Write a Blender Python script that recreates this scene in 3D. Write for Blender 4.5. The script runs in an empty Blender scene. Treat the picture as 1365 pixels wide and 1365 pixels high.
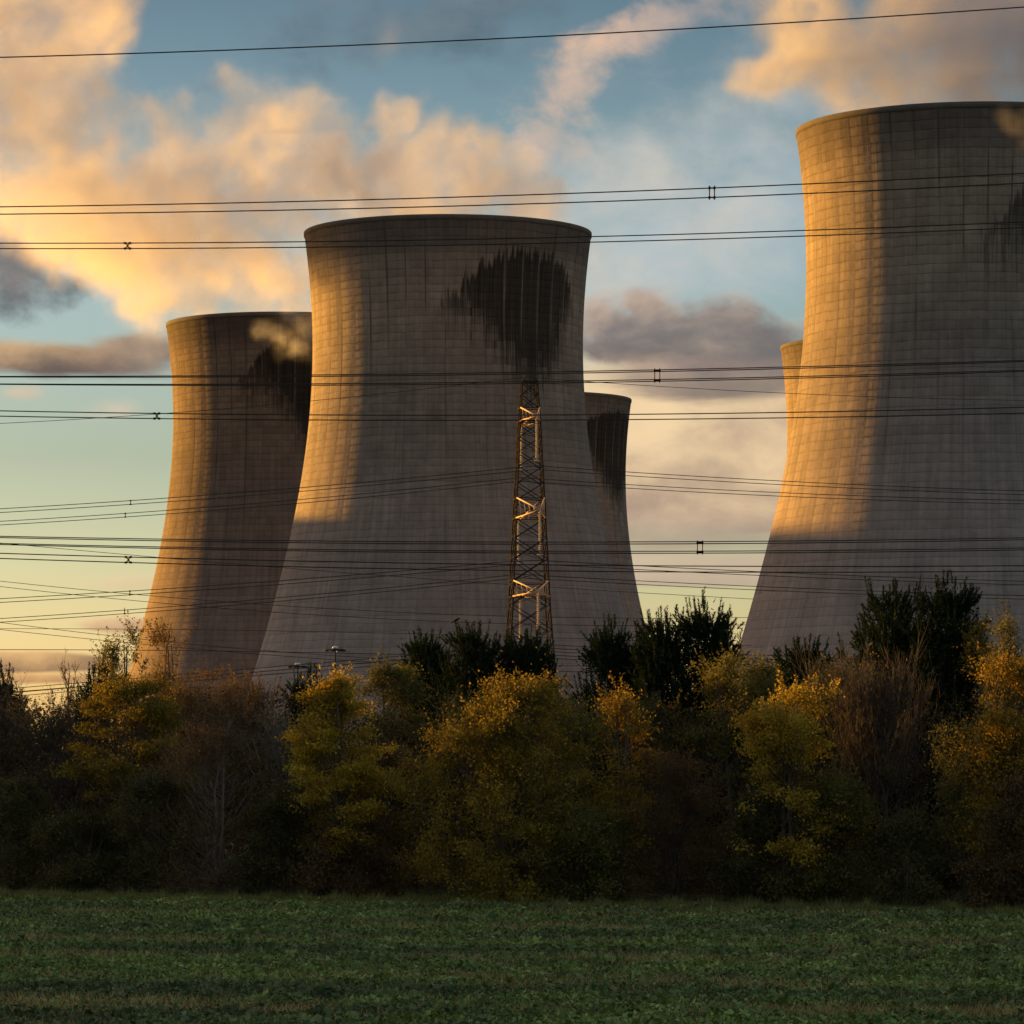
import bpy, math, random
import numpy as np
from mathutils import Vector, Matrix

C = bpy.context.scene
R = math.radians

# ------------------------------------------------------------------ camera
F = 5292.0            # focal length in pixels of a 1365 pixel wide frame
HY = 1010.0           # pixel row of the horizon
CAMZ = 5.3
cam_d = bpy.data.cameras.new('camera')
cam = bpy.data.objects.new('camera', cam_d)
C.collection.objects.link(cam)
cam.location = (0, 0, CAMZ)
cam.rotation_euler = (R(90), 0, 0)
cam_d.sensor_width = 36.0
cam_d.lens = 36.0 * F / 1365.0
cam_d.shift_y = (HY - 682.5) / 1365.0
cam_d.clip_start = 0.5
cam_d.clip_end = 20000
C.camera = cam

# ------------------------------------------------------------------ light, exposure
SUN_EL, SUN_AZ = R(3.75), R(-54.0)      # azimuth from +Y, negative to the left
SUN = Vector((math.sin(SUN_AZ) * math.cos(SUN_EL), math.cos(SUN_AZ) * math.cos(SUN_EL), math.sin(SUN_EL)))
sl = bpy.data.lights.new('sun', 'SUN')
sl.energy = 5.0
sl.angle = R(0.5)
sl.color = (1.0, 0.475, 0.062)
so = bpy.data.objects.new('sun', sl)
C.collection.objects.link(so)
so.rotation_euler = SUN.to_track_quat('Z', 'Y').to_euler()
C.view_settings.view_transform = 'Standard'
C.view_settings.look = 'None'
C.view_settings.exposure = 1.33
C.view_settings.gamma = 1.0
C.view_settings.use_curve_mapping = False
C.render.film_transparent = False
C.cycles.max_bounces = 8
C.cycles.diffuse_bounces = 3
C.cycles.glossy_bounces = 2
C.cycles.transmission_bounces = 3
C.cycles.volume_bounces = 5
C.cycles.transparent_max_bounces = 8
C.cycles.volume_step_rate = 1.0
C.cycles.volume_max_steps = 256
C.cycles.use_denoising = True


# ------------------------------------------------------------------ node helper
class NT:
    def __init__(self, tree):
        self.t = tree

    def new(self, typ, **kw):
        n = self.t.nodes.new(typ)
        for k, v in kw.items():
            setattr(n, k, v)
        return n

    def put(self, sock, v):
        if v is None:
            return
        if hasattr(v, 'is_linked') or hasattr(v, 'links'):
            self.t.links.new(v, sock)
        else:
            sock.default_value = v

    def m(self, op, a, b=None, c=None, clamp=False):
        n = self.new('ShaderNodeMath', operation=op)
        n.use_clamp = clamp
        self.put(n.inputs[0], a)
        self.put(n.inputs[1], b)
        self.put(n.inputs[2], c)
        return n.outputs[0]

    def add(self, a, b): return self.m('ADD', a, b)
    def sub(self, a, b): return self.m('SUBTRACT', a, b)
    def mul(self, a, b): return self.m('MULTIPLY', a, b)
    def div(self, a, b): return self.m('DIVIDE', a, b)

    def vm(self, op, a, b=None, out=0):
        n = self.new('ShaderNodeVectorMath', operation=op)
        self.put(n.inputs[0], a)
        self.put(n.inputs[1], b)
        return n.outputs['Value'] if out == 'v' else n.outputs[0]

    def xyz(self, v):
        n = self.new('ShaderNodeSeparateXYZ')
        self.put(n.inputs[0], v)
        return n.outputs

    def comb(self, x, y, z=0.0):
        n = self.new('ShaderNodeCombineXYZ')
        for i, v in enumerate((x, y, z)):
            self.put(n.inputs[i], v)
        return n.outputs[0]

    def noise(self, vec, scale=1.0, detail=4.0, rough=0.55, dist=0.0, color=False, lac=2.0):
        n = self.new('ShaderNodeTexNoise')
        self.put(n.inputs['Vector'], vec)
        n.inputs['Scale'].default_value = scale
        n.inputs['Detail'].default_value = detail
        n.inputs['Roughness'].default_value = rough
        n.inputs['Lacunarity'].default_value = lac
        n.inputs['Distortion'].default_value = dist
        return n.outputs['Color' if color else 0]

    def ss(self, v, lo, hi, a=0.0, b=1.0):
        n = self.new('ShaderNodeMapRange', interpolation_type='SMOOTHSTEP')
        self.put(n.inputs[0], v)
        for i, x in enumerate((lo, hi, a, b)):
            self.put(n.inputs[1 + i], x)
        return n.outputs[0]

    def lin(self, v, lo, hi, a=0.0, b=1.0):
        n = self.new('ShaderNodeMapRange')
        self.put(n.inputs[0], v)
        for i, x in enumerate((lo, hi, a, b)):
            self.put(n.inputs[1 + i], x)
        return n.outputs[0]

    def mix(self, f, a, b, blend='MIX'):
        n = self.new('ShaderNodeMix', data_type='RGBA', blend_type=blend)
        self.put(n.inputs[0], f)
        self.put(n.inputs[6], a if not isinstance(a, tuple) else a[:3] + (1,))
        self.put(n.inputs[7], b if not isinstance(b, tuple) else b[:3] + (1,))
        return n.outputs[2]

    def ramp(self, f, stops):
        n = self.new('ShaderNodeValToRGB')
        e = n.color_ramp.elements
        while len(e) > 1:
            e.remove(e[-1])
        e[0].position, e[0].color = stops[0][0], tuple(stops[0][1]) + (1,)
        for p, c in stops[1:]:
            k = e.new(p)
            k.color = tuple(c) + (1,)
        self.put(n.inputs[0], f)
        return n.outputs[0]


def lin3(r, g, b):
    f = lambda c: (c / 255 / 12.92) if c <= 10 else ((c / 255 + 0.055) / 1.055) ** 2.4
    return (f(r), f(g), f(b))


# ------------------------------------------------------------------ world: evening sky with distant clouds
world = bpy.data.worlds.new('World')
C.world = world
world.use_nodes = True
wt = world.node_tree
wt.nodes.clear()
w = NT(wt)
tc = w.new('ShaderNodeTexCoord').outputs['Generated']
sky = w.new('ShaderNodeTexSky', sky_type='NISHITA')
sky.sun_disc = False
sky.sun_elevation = SUN_EL
sky.sun_rotation = SUN_AZ % (2 * math.pi)
sky.air_density = 1.0
sky.dust_density = 0.8
sky.ozone_density = 2.0
dx, dy, dz = w.xyz(tc)
az = w.m('ARCTAN2', dx, dy)
el = w.m('ARCSINE', dz)
WU = w.add(w.mul(az, F), 682.5)            # the sky's own azimuth and elevation, in small units
WV = w.sub(HY, w.mul(el, F))
nis = sky.outputs[0]
BG = 0.12
KC = 1.0 / (BG * 2.0 ** C.view_settings.exposure)
# colour cast of the air by elevation (cream near the horizon, teal above); overhead raised as added fill light
tint = w.ramp(w.lin(WV, 1010, -990), [
    (0.00, (0.93, 1.00, 1.60)), (0.06, (0.99, 1.03, 1.47)), (0.11, (0.82, 0.88, 1.15)), (0.20, (0.59, 0.635, 0.76)),
    (0.32, (0.65, 0.69, 0.83)), (0.42, (0.475, 0.525, 0.60)), (0.51, (0.335, 0.375, 0.44)), (0.60, (0.60, 0.55, 0.53)), (0.80, (1.42, 0.98, 0.80)), (1.0, (2.25, 1.32, 0.93))])
col = w.mix(1.0, nis, tint, 'MULTIPLY')
UV = w.comb(WU, WV, 0.0)
n_big = w.noise(w.comb(w.mul(WU, 1 / 120), w.mul(WV, 1 / 90)), 1.0, 9, 0.56, 0.2)
n_flat = w.noise(w.comb(w.mul(WU, 1 / 260), w.mul(WV, 1 / 60), 3.3), 1.0, 8, 0.55, 0.3)
n_lit = w.noise(w.comb(w.mul(WU, 1 / 120), w.mul(WV, 1 / 70), 7.7), 1.0, 7, 0.55, 0.2)


def cloud(col, cx, cy, rx, ry, rot, noise, dark, light, op=1.0, edge=0.5, amp=2.6, bias=0.0, litbias=0.0, flat_base=False):
    """One far cloud: an ellipse in azimuth and elevation whose edge the noise frays; its sunward top is its light side."""
    c, s = math.cos(R(rot)), math.sin(R(rot))
    px, py = w.sub(WU, cx), w.sub(WV, cy)
    qx = w.div(w.add(w.mul(px, c), w.mul(py, s)), rx)
    qy = w.div(w.sub(w.mul(py, c), w.mul(px, s)), ry)
    if flat_base:
        qy = w.m('MAXIMUM', qy, w.mul(qy, 2.2))
    e = w.sub(1.0, w.m('SQRT', w.add(w.mul(qx, qx), w.mul(qy, qy))))
    d = w.add(w.add(e, bias), w.mul(w.sub(noise, 0.5), amp))
    a = w.mul(w.ss(d, 0.0, edge), op)
    lit = w.ss(w.add(w.add(w.mul(w.sub(n_lit, 0.5), 2.2), w.add(w.mul(qy, -0.55), w.mul(qx, -0.25))), litbias), -0.6, 0.8)
    k = lambda t: tuple(v * KC for v in lin3(*t))
    return w.mix(a, col, w.mix(lit, k(dark), k(light)))


# high thin veil, wisps, cumulus band between the towers, low bars on the left
col = cloud(col, 560, 40, 420, 120, -6, n_big, (80, 98, 110), (135, 138, 138), 0.65, 1.0, 2.4, -0.25)
col = cloud(col, 880, 320, 380, 230, -25, n_big, (186, 196, 200), (220, 208, 192), 0.88, 1.3, 1.5, 0.1)
col = cloud(col, 760, 130, 75, 170, 28, n_big, (180, 168, 160), (232, 196, 168), 0.85, 1.0, 2.8, -0.15, 0.2)
col = cloud(col, 880, 40, 150, 60, -22, n_big, (172, 162, 158), (226, 190, 164), 0.8, 1.0, 2.8, -0.15, 0.2)
col = cloud(col, 520, 60, 30, 60, 10, n_big, (150, 150, 150), (190, 170, 155), 0.35, 1.2, 2.2, -0.1, 0.2)
col = cloud(col, 950, 640, 420, 170, 0, n_flat, (176, 150, 130), (246, 214, 168), 0.95, 0.5, 1.2, 0.25, 0.15, True)
col = cloud(col, 925, 468, 220, 78, 4, n_big, (110, 104, 105), (205, 178, 156), 0.92, 0.55, 2.0, 0.14, -0.28, True)
col = cloud(col, 960, 505, 200, 40, 0, n_flat, (120, 110, 108), (176, 152, 138), 0.85, 0.6, 1.4, 0.0, -0.1)
col = cloud(col, 900, 710, 300, 40, 0, n_flat, (168, 146, 132), (200, 176, 150), 0.6, 0.8, 1.2, 0.0, 0.0)
col = cloud(col, 960, 770, 330, 34, 0, n_flat, (186, 164, 146), (210, 186, 160), 0.8, 0.5, 0.8, 0.15, 0.0, True)
col = cloud(col, 20, 370, 120, 70, 20, n_big, (88, 86, 90), (160, 142, 130), 0.85, 0.7, 2.4, 0.0, -0.15)
col = cloud(col, 40, 482, 150, 30, 4, n_flat, (104, 88, 82), (215, 175, 130), 0.95, 0.5, 1.4, 0.1, -0.1)
col = cloud(col, 180, 478, 110, 42, 0, n_flat, (125, 108, 100), (212, 172, 132), 0.9, 0.6, 1.5, 0.0, -0.1)
col = cloud(col, 25, 528, 50, 18, 0, n_big, (205, 185, 160), (232, 200, 165), 0.8, 1.0, 1.6, -0.1, 0.3)
col = cloud(col, 160, 550, 70, 26, -8, n_big, (205, 190, 168), (232, 205, 175), 0.75, 1.2, 1.8, -0.1, 0.3)
col = cloud(col, 190, 778, 90, 16, 0, n_flat, (220, 190, 150), (238, 208, 168), 0.6, 0.9, 1.4, 0.0, 0.3)
col = cloud(col, 165, 835, 80, 16, 0, n_flat, (190, 150, 115), (245, 205, 155), 0.9, 0.6, 1.4, 0.05, 0.2)
col = cloud(col, 30, 884, 170, 16, 0, n_flat, (140, 108, 84), (235, 185, 125), 0.9, 0.5, 1.6, 0.1, 0.0)
col = cloud(col, 60, 905, 260, 10, 0, n_flat, (150, 112, 84), (240, 180, 115), 0.8, 0.7, 1.6, 0.0, 0.1)
bg = w.new('ShaderNodeBackground')
w.put(bg.inputs[0], col)
bg.inputs[1].default_value = BG
wo = w.new('ShaderNodeOutputWorld')
wt.links.new(bg.outputs[0], wo.inputs[0])
world.cycles.sampling_method = 'MANUAL'
world.cycles.sample_map_resolution = 1024


# ------------------------------------------------------------------ object helpers
def P(px, py, Y):
    """The point at depth Y that the photograph shows at pixel (px, py) of 1365."""
    return Vector(((px - 682.5) * Y / F, Y, CAMZ + (HY - py) * Y / F))


def meshobj(name, v, f, mat=None, parent=None, smooth=False, attr=None, loc=(0, 0, 0)):
    """v: (n,3) array, f: list of (m,k) index arrays (k = 3, 4 ...)"""
    me = bpy.data.meshes.new(name)
    v = np.asarray(v, dtype=np.float32)
    fs = [np.asarray(x, dtype=np.int32) for x in (f if isinstance(f, list) else [f]) if len(x)]
    loops = np.concatenate([x.ravel() for x in fs])
    sizes = np.concatenate([np.full(len(x), x.shape[1], np.int32) for x in fs])
    starts = np.concatenate([[0], np.cumsum(sizes)[:-1]]).astype(np.int32)
    me.vertices.add(len(v))
    me.vertices.foreach_set('co', v.ravel())
    me.loops.add(len(loops))
    me.loops.foreach_set('vertex_index', loops)
    me.polygons.add(len(sizes))
    me.polygons.foreach_set('loop_start', starts)
    if smooth:
        me.polygons.foreach_set('use_smooth', np.ones(len(sizes), bool))
    me.update(calc_edges=True)
    if mat:
        me.materials.append(mat)
    o = bpy.data.objects.new(name, me)
    C.collection.objects.link(o)
    o.location = loc
    if parent is not None:
        o.parent = parent
    return o


def tag(o, label=None, cat=None, group=None, kind=None):
    if label: o['label'] = label
    if cat: o['category'] = cat
    if group: o['group'] = group
    if kind: o['kind'] = kind
    return o


def empty(name, loc=(0, 0, 0), rz=0.0):
    o = bpy.data.objects.new(name, None)
    C.collection.objects.link(o)
    o.location = loc
    o.rotation_euler = (0, 0, rz)
    o.empty_display_size = 0.5
    return o


class Geo:
    """Collects vertices and faces for one mesh."""
    def __init__(self):
        self.v, self.f, self.n = [], {}, 0

    def put(self, v, *fs):
        v = np.asarray(v, float)
        for f in fs:
            f = np.asarray(f)
            self.f.setdefault(f.shape[1], []).append(f + self.n)
        self.v.append(v)
        self.n += len(v)

    def tubes(self, a, b, ra, rb, k=4):
        """Many straight tapered tubes at once: a, b (n,3); ra, rb (n,)"""
        a, b = np.asarray(a, float).reshape(-1, 3), np.asarray(b, float).reshape(-1, 3)
        n = len(a)
        if n == 0:
            return
        ra, rb = np.broadcast_to(ra, (n,)), np.broadcast_to(rb, (n,))
        d = b - a
        d /= np.maximum(np.linalg.norm(d, axis=1, keepdims=True), 1e-9)
        ref = np.where(np.abs(d[:, 2:3]) > 0.9, np.array([[1., 0, 0]]), np.array([[0, 0, 1.]]))
        u = np.cross(d, ref)
        u /= np.linalg.norm(u, axis=1, keepdims=True)
        q = np.cross(d, u)
        t = np.arange(k) * 2 * math.pi / k + math.pi / k
        ring = u[:, None, :] * np.cos(t)[None, :, None] + q[:, None, :] * np.sin(t)[None, :, None]
        va = a[:, None, :] + ring * ra[:, None, None]
        vb = b[:, None, :] + ring * rb[:, None, None]
        v = np.concatenate([va, vb], 1).reshape(-1, 3)
        i = np.arange(k)
        j = (i + 1) % k
        q4 = np.stack([i, j, j + k, i + k], 1)
        f = (np.arange(n) * 2 * k)[:, None, None] + q4[None]
        caps = np.stack([np.arange(k)[::-1], np.arange(k) + k], 0)
        fc = (np.arange(n) * 2 * k)[:, None, None] + caps[None]
        self.put(v, f.reshape(-1, 4), fc.reshape(-1, k))

    def path(self, pts, r, k=6):
        """One continuous tube through pts with radius r (number or per point)"""
        pts = np.asarray(pts, float)
        n = len(pts)
        r = np.broadcast_to(r, (n,))
        d = np.gradient(pts, axis=0)
        d /= np.maximum(np.linalg.norm(d, axis=1, keepdims=True), 1e-9)
        ref = np.array([0, 0, 1.]) if abs(d[:, 2]).mean() < 0.8 else np.array([1., 0.05, 0])
        u = np.cross(d, ref)
        u /= np.maximum(np.linalg.norm(u, axis=1, keepdims=True), 1e-9)
        q = np.cross(d, u)
        t = np.arange(k) * 2 * math.pi / k
        v = pts[:, None] + (u[:, None] * np.cos(t)[None, :, None] + q[:, None] * np.sin(t)[None, :, None]) * r[:, None, None]
        i = np.arange(k)
        j = (i + 1) % k
        q4 = np.stack([i, j, j + k, i + k], 1)
        f = (np.arange(n - 1) * k)[:, None, None] + q4[None]
        caps = np.stack([np.arange(k)[::-1], np.arange(k) + (n - 1) * k], 0)
        self.put(v.reshape(-1, 3), f.reshape(-1, 4), caps)

    def box(self, x0, x1, y0, y1, z0, z1):
        v = [(x, y, z) for z in (z0, z1) for y in (y0, y1) for x in (x0, x1)]
        self.put(v, [(0, 2, 3, 1), (4, 5, 7, 6), (0, 1, 5, 4), (2, 6, 7, 3), (0, 4, 6, 2), (1, 3, 7, 5)])

    def build(self, name, mat, parent=None, smooth=False, loc=(0, 0, 0)):
        v = np.concatenate(self.v)
        return meshobj(name, v, [np.concatenate(x) for x in self.f.values()], mat, parent, smooth, None, loc)


def material(name):
    m = bpy.data.materials.new(name)
    m.use_nodes = True
    t = m.node_tree
    b = t.nodes['Principled BSDF']
    return m, NT(t), b


def plain(name, col, rough=0.7, metal=0.0, var=0.25, scale=3.0, spec=0.2):
    m, n, b = material(name)
    ob = n.new('ShaderNodeTexCoord').outputs['Object']
    k = n.noise(ob, scale, 5, 0.6)
    n.put(b.inputs['Base Color'], n.mix(k, tuple(c * (1 - var) for c in col), tuple(min(1, c * (1 + var)) for c in col)))
    b.inputs['Roughness'].default_value = rough
    b.inputs['Metallic'].default_value = metal
    b.inputs['Specular IOR Level'].default_value = spec
    return m


# ------------------------------------------------------------------ ground
def ground_material():
    m, n, b = material('field_soil')
    o = n.new('ShaderNodeTexCoord').outputs['Object']
    x, y, z = n.xyz(o)
    streak = n.noise(n.comb(n.mul(x, 0.06), n.mul(y, 0.4)), 1.0, 6, 0.6)
    fine = n.noise(o, 2.5, 6, 0.65)
    c = n.mix(n.ss(fine, 0.3, 0.7), (0.018, 0.026, 0.010), (0.045, 0.055, 0.018))
    c = n.mix(n.ss(streak, 0.52, 0.72), c, (0.11, 0.085, 0.035))
    n.put(b.inputs['Base Color'], c)
    b.inputs['Roughness'].default_value = 0.95
    b.inputs['Specular IOR Level'].default_value = 0.1
    bp = n.new('ShaderNodeBump')
    bp.inputs['Strength'].default_value = 0.8
    bp.inputs['Distance'].default_value = 0.12
    n.put(bp.inputs['Height'], fine)
    n.put(b.inputs['Normal'], bp.outputs[0])
    return m


g = Geo()
xs = np.array([-9000, -3000, -1000, -300, -100, 0, 100, 300, 1000, 3000, 9000.])
ys = np.array([-3000, -500, 0, 60, 110, 160, 250, 500, 900, 1600, 4000, 12000.])
gx, gy = np.meshgrid(xs, ys)
gv = np.stack([gx.ravel(), gy.ravel(), np.zeros(gx.size)], 1)
i, j = np.meshgrid(np.arange(len(xs) - 1), np.arange(len(ys) - 1))
a = (j * len(xs) + i).ravel()
g.put(gv, np.stack([a, a + 1, a + 1 + len(xs), a + len(xs)], 1))
tag(g.build('ground', ground_material()), 'flat dark green field running back to the trees', 'field', kind='structure')


# ------------------------------------------------------------------ cooling towers
def concrete(name, seed, th0, stain=1.0, wid=31.0, dz=0.0, rag=1.0, shade=(1.0, 1.0, 1.0)):
    """Weathered board-marked concrete: lift rings, meridian ribs, drip streaks and the soot-black algae patch below the rim.
    Object coordinates, z from the ground up; th0 = direction the stain faces."""
    m, n, b = material(name)
    o = n.new('ShaderNodeTexCoord').outputs['Object']
    x, y, z = n.xyz(o)
    th = n.m('ARCTAN2', x, n.mul(y, -1.0))             # 0 faces -Y
    NR = 44.0
    wob = n.noise(n.comb(n.mul(th, 5.0), n.mul(z, 0.11), seed + 41), 1.0, 4, 0.6)
    rib = n.mul(th, NR / (2 * math.pi))
    lift = n.add(n.div(z, 1.62), n.mul(n.sub(wob, 0.5), 0.45))
    cell = n.comb(n.m('FLOOR', n.add(rib, 200.0)), n.m('FLOOR', lift), seed)
    wn = n.new('ShaderNodeTexWhiteNoise', noise_dimensions='3D')
    n.put(wn.inputs['Vector'], cell)
    cellv = wn.outputs['Value']
    cell2 = n.comb(n.m('FLOOR', n.add(n.mul(rib, 3.0), 200.0)), n.m('FLOOR', n.add(lift, 0.0)), seed + 5)
    wn2 = n.new('ShaderNodeTexWhiteNoise', noise_dimensions='3D')
    n.put(wn2.inputs['Vector'], cell2)
    fr = n.m('FRACT', n.add(rib, 200.0))
    ribd = n.m('ABSOLUTE', n.sub(fr, 0.5))              # 0.5 at the rib line
    fl = n.m('FRACT', lift)
    lined = n.m('ABSOLUTE', n.sub(fl, 0.5))
    drip = n.noise(n.comb(n.mul(th, 42.0), n.mul(z, 0.045), seed), 1.0, 6, 0.65)
    drip2 = n.noise(n.comb(n.mul(th, 14.0), n.mul(z, 0.02), seed + 9), 1.0, 5, 0.6)
    blot = n.noise(n.comb(n.mul(th, 7.0), n.mul(z, 0.13), seed + 3), 1.0, 7, 0.6)
    fine = n.noise(o, 0.9, 6, 0.7)
    up = n.lin(z, 10, 118)
    c = n.ramp(up, [(0.0, (0.41, 0.342, 0.315)), (0.35, (0.33, 0.273, 0.247)), (0.6, (0.245, 0.203, 0.178)), (0.8, (0.305, 0.247, 0.195)), (0.90, (0.27, 0.216, 0.178)), (0.935, (0.17, 0.138, 0.12)), (1.0, (0.115, 0.093, 0.084))])
    cw = n.ss(z, 35, 85, 0.25, 1.0)
    v = n.add(0.835, n.mul(n.mul(cellv, cw), 0.11))
    v = n.add(v, n.mul(n.mul(wn2.outputs['Value'], cw), 0.08))
    v = n.mul(v, n.lin(blot, 0.3, 0.7, 0.80, 1.14))
    v = n.mul(v, n.lin(drip, 0.3, 0.7, 0.78, 1.12))
    v = n.mul(v, n.lin(fine, 0.3, 0.7, 0.92, 1.08))
    # dirt lines: ribs (dark, stronger near the top) and lift joints
    topk = n.ss(z, 25, 95, 0.25, 1.0)
    col0 = n.noise(n.comb(n.mul(rib, 0.9), n.mul(z, 0.035), seed + 13), 1.0, 3, 0.6)
    ribdirt = n.mul(n.ss(ribd, 0.42, 0.485), n.mul(topk, n.ss(n.add(drip2, n.mul(n.sub(col0, 0.5), 0.5)), 0.42, 0.68)))
    v = n.mul(v, n.sub(1.0, n.mul(ribdirt, 0.55)))
    jointd = n.mul(n.ss(lined, 0.30, 0.49), n.lin(blot, 0.3, 0.7, 0.25, 0.8))
    patch = n.ss(n.noise(n.comb(n.mul(th, 9.0), n.mul(z, 0.5), seed + 31), 1.0, 4, 0.6), 0.42, 0.62)
    v = n.mul(v, n.sub(1.0, n.mul(jointd, n.mul(n.mul(topk, patch), 0.34))))
    rg = n.new('ShaderNodeTexWhiteNoise', noise_dimensions='2D')
    n.put(rg.inputs['Vector'], n.comb(n.m('FLOOR', lift), seed))
    v = n.mul(v, n.lin(rg.outputs['Value'], 0, 1, 0.93, 1.05))
    # pale lime runs low down
    lime = n.mul(n.ss(ribd, 0.44, 0.49), n.mul(n.ss(z, 80, 30), n.ss(drip2, 0.5, 0.7)))
    v = n.mul(v, n.add(1.0, n.mul(lime, 0.35)))
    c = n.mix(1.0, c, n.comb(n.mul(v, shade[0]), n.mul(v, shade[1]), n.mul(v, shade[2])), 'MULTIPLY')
    # the black algae stain: every narrow column of the wall has its own upper and lower end
    dth = n.div(n.m('WRAP', n.sub(th, R(th0)), math.pi, -math.pi), R(wid))
    col1 = n.noise(n.comb(n.mul(th, 34.0), n.mul(z, 0.012), seed + 1), 1.0, 6, 0.75)
    col2 = n.noise(n.comb(n.mul(th, 60.0), n.mul(z, 0.03), seed + 21), 1.0, 5, 0.75)
    uu = n.lin(n.add(dth, n.mul(n.sub(blot, 0.5), 0.10)), -1.3, 1.3)
    zk = lambda zz_: ((zz_ - 70.0) / 50.0,) * 3
    pos_ = lambda u_: (u_ + 1.3) / 2.6
    tz = n.ramp(uu, [(pos_(u_), zk(z_)) for u_, z_ in ((-1.25, 93), (-1.08, 98.5), (-0.9, 100), (-0.72, 104.5), (-0.45, 107.5), (0.0, 109.6), (0.55, 109), (0.85, 106.5), (1.05, 102), (1.2, 95))])
    bz = n.ramp(uu, [(pos_(u_), zk(z_)) for u_, z_ in ((-1.25, 95), (-1.08, 95), (-0.75, 93), (-0.5, 90.5), (-0.25, 86), (0.0, 80), (0.3, 79), (0.6, 84), (0.85, 91), (1.05, 97), (1.2, 99))])
    topz = n.add(n.add(n.mul(tz, 50.0), 70.0 + dz), n.mul(n.sub(col1, 0.5), 15.0 * rag))
    botz = n.add(n.add(n.mul(bz, 50.0), 70.0 + dz), n.mul(n.sub(col2, 0.5), 34.0 * rag))
    botz = n.add(botz, n.mul(n.sub(wn2.outputs['Value'], 0.5), 3.0))
    st = n.mul(n.ss(n.sub(topz, z), -0.4, 1.0), n.mul(n.ss(n.sub(z, botz), -4.0, 9.0), n.ss(n.m('ABSOLUTE', dth), 1.22, 1.05)))
    gap = n.mul(n.ss(ribd, 0.440, 0.470), n.mul(n.ss(col1, 0.36, 0.56), n.ss(z, 86, 100)))
    st = n.mul(st, n.sub(1.0, n.mul(gap, 0.75)))
    halo = n.mul(n.ss(n.sub(topz, z), -1.0, 2.0), n.mul(n.ss(n.sub(z, botz), -14.0, 6.0), n.ss(n.m('ABSOLUTE', dth), 1.35, 0.9)))
    st = n.m('MAXIMUM', st, n.mul(halo, n.mul(n.ss(drip, 0.45, 0.7), 0.45)))
    st = n.mul(st, stain)
    # a few separate black runs beside it, down the ribs
    rn = n.new('ShaderNodeTexWhiteNoise', noise_dimensions='2D')
    n.put(rn.inputs['Vector'], n.comb(n.m('FLOOR', n.add(rib, 200.5)), seed + 2))
    rz = n.add(92.0, n.mul(rn.outputs['Value'], 16.0))
    run = n.mul(n.ss(ribd, 0.455, 0.49), n.mul(n.ss(n.m('ABSOLUTE', n.sub(z, rz)), 8.5, 3.0), n.ss(n.m('ABSOLUTE', dth), 2.6, 1.2)))
    run = n.mul(run, n.ss(drip, 0.36, 0.56))
    st = n.m('MAXIMUM', st, n.mul(run, 0.8))
    st = n.mul(st, n.lin(col2, 0.34, 0.70, 1.0, 1.0 - 0.20 * rag))
    c = n.mix(n.mul(st, 0.97), c, n.mix(n.ss(drip, 0.35, 0.7), (0.010, 0.008, 0.007), (0.034, 0.026, 0.022)))
    n.put(b.inputs['Base Color'], c)
    b.inputs['Roughness'].default_value = 0.92
    b.inputs['Specular IOR Level'].default_value = 0.15
    h = n.add(n.mul(n.ss(ribd, 0.44, 0.5), 0.01), n.mul(n.ss(lined, 0.42, 0.5), -0.10))
    h = n.add(h, n.mul(wn2.outputs['Value'], 0.03))
    h = n.add(h, n.mul(n.mul(n.m('COSINE', n.mul(n.sub(fl, 0.5), math.pi)), n.m('COSINE', n.mul(n.sub(fr, 0.5), math.pi))), 0.14))
    h = n.add(h, n.mul(fine, 0.10))
    h = n.add(h, n.mul(drip, 0.12))
    bp = n.new('ShaderNodeBump')
    bp.inputs['Strength'].default_value = 0.55
    bp.inputs['Distance'].default_value = 1.0
    n.put(bp.inputs['Height'], h)
    n.put(b.inputs['Normal'], bp.outputs[0])
    return m


def hyper(z):
    return 28.6 * np.sqrt(1 + ((z - 92.0) / 67.0) ** 2)


def lathe(prof, seg):
    prof = np.asarray(prof, float)
    t = np.arange(seg) * 2 * math.pi / seg
    v = np.stack([prof[:, 0:1] * np.cos(t), prof[:, 0:1] * np.sin(t), np.repeat(prof[:, 1:2], seg, 1)], 2).reshape(-1, 3)
    k = len(prof)
    i, j = np.meshgrid(np.arange(seg), np.arange(k - 1))
    i2 = (i + 1) % seg
    f = np.stack([j * seg + i, j * seg + i2, (j + 1) * seg + i2, (j + 1) * seg + i], 2).reshape(-1, 4)
    return v, f


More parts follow.
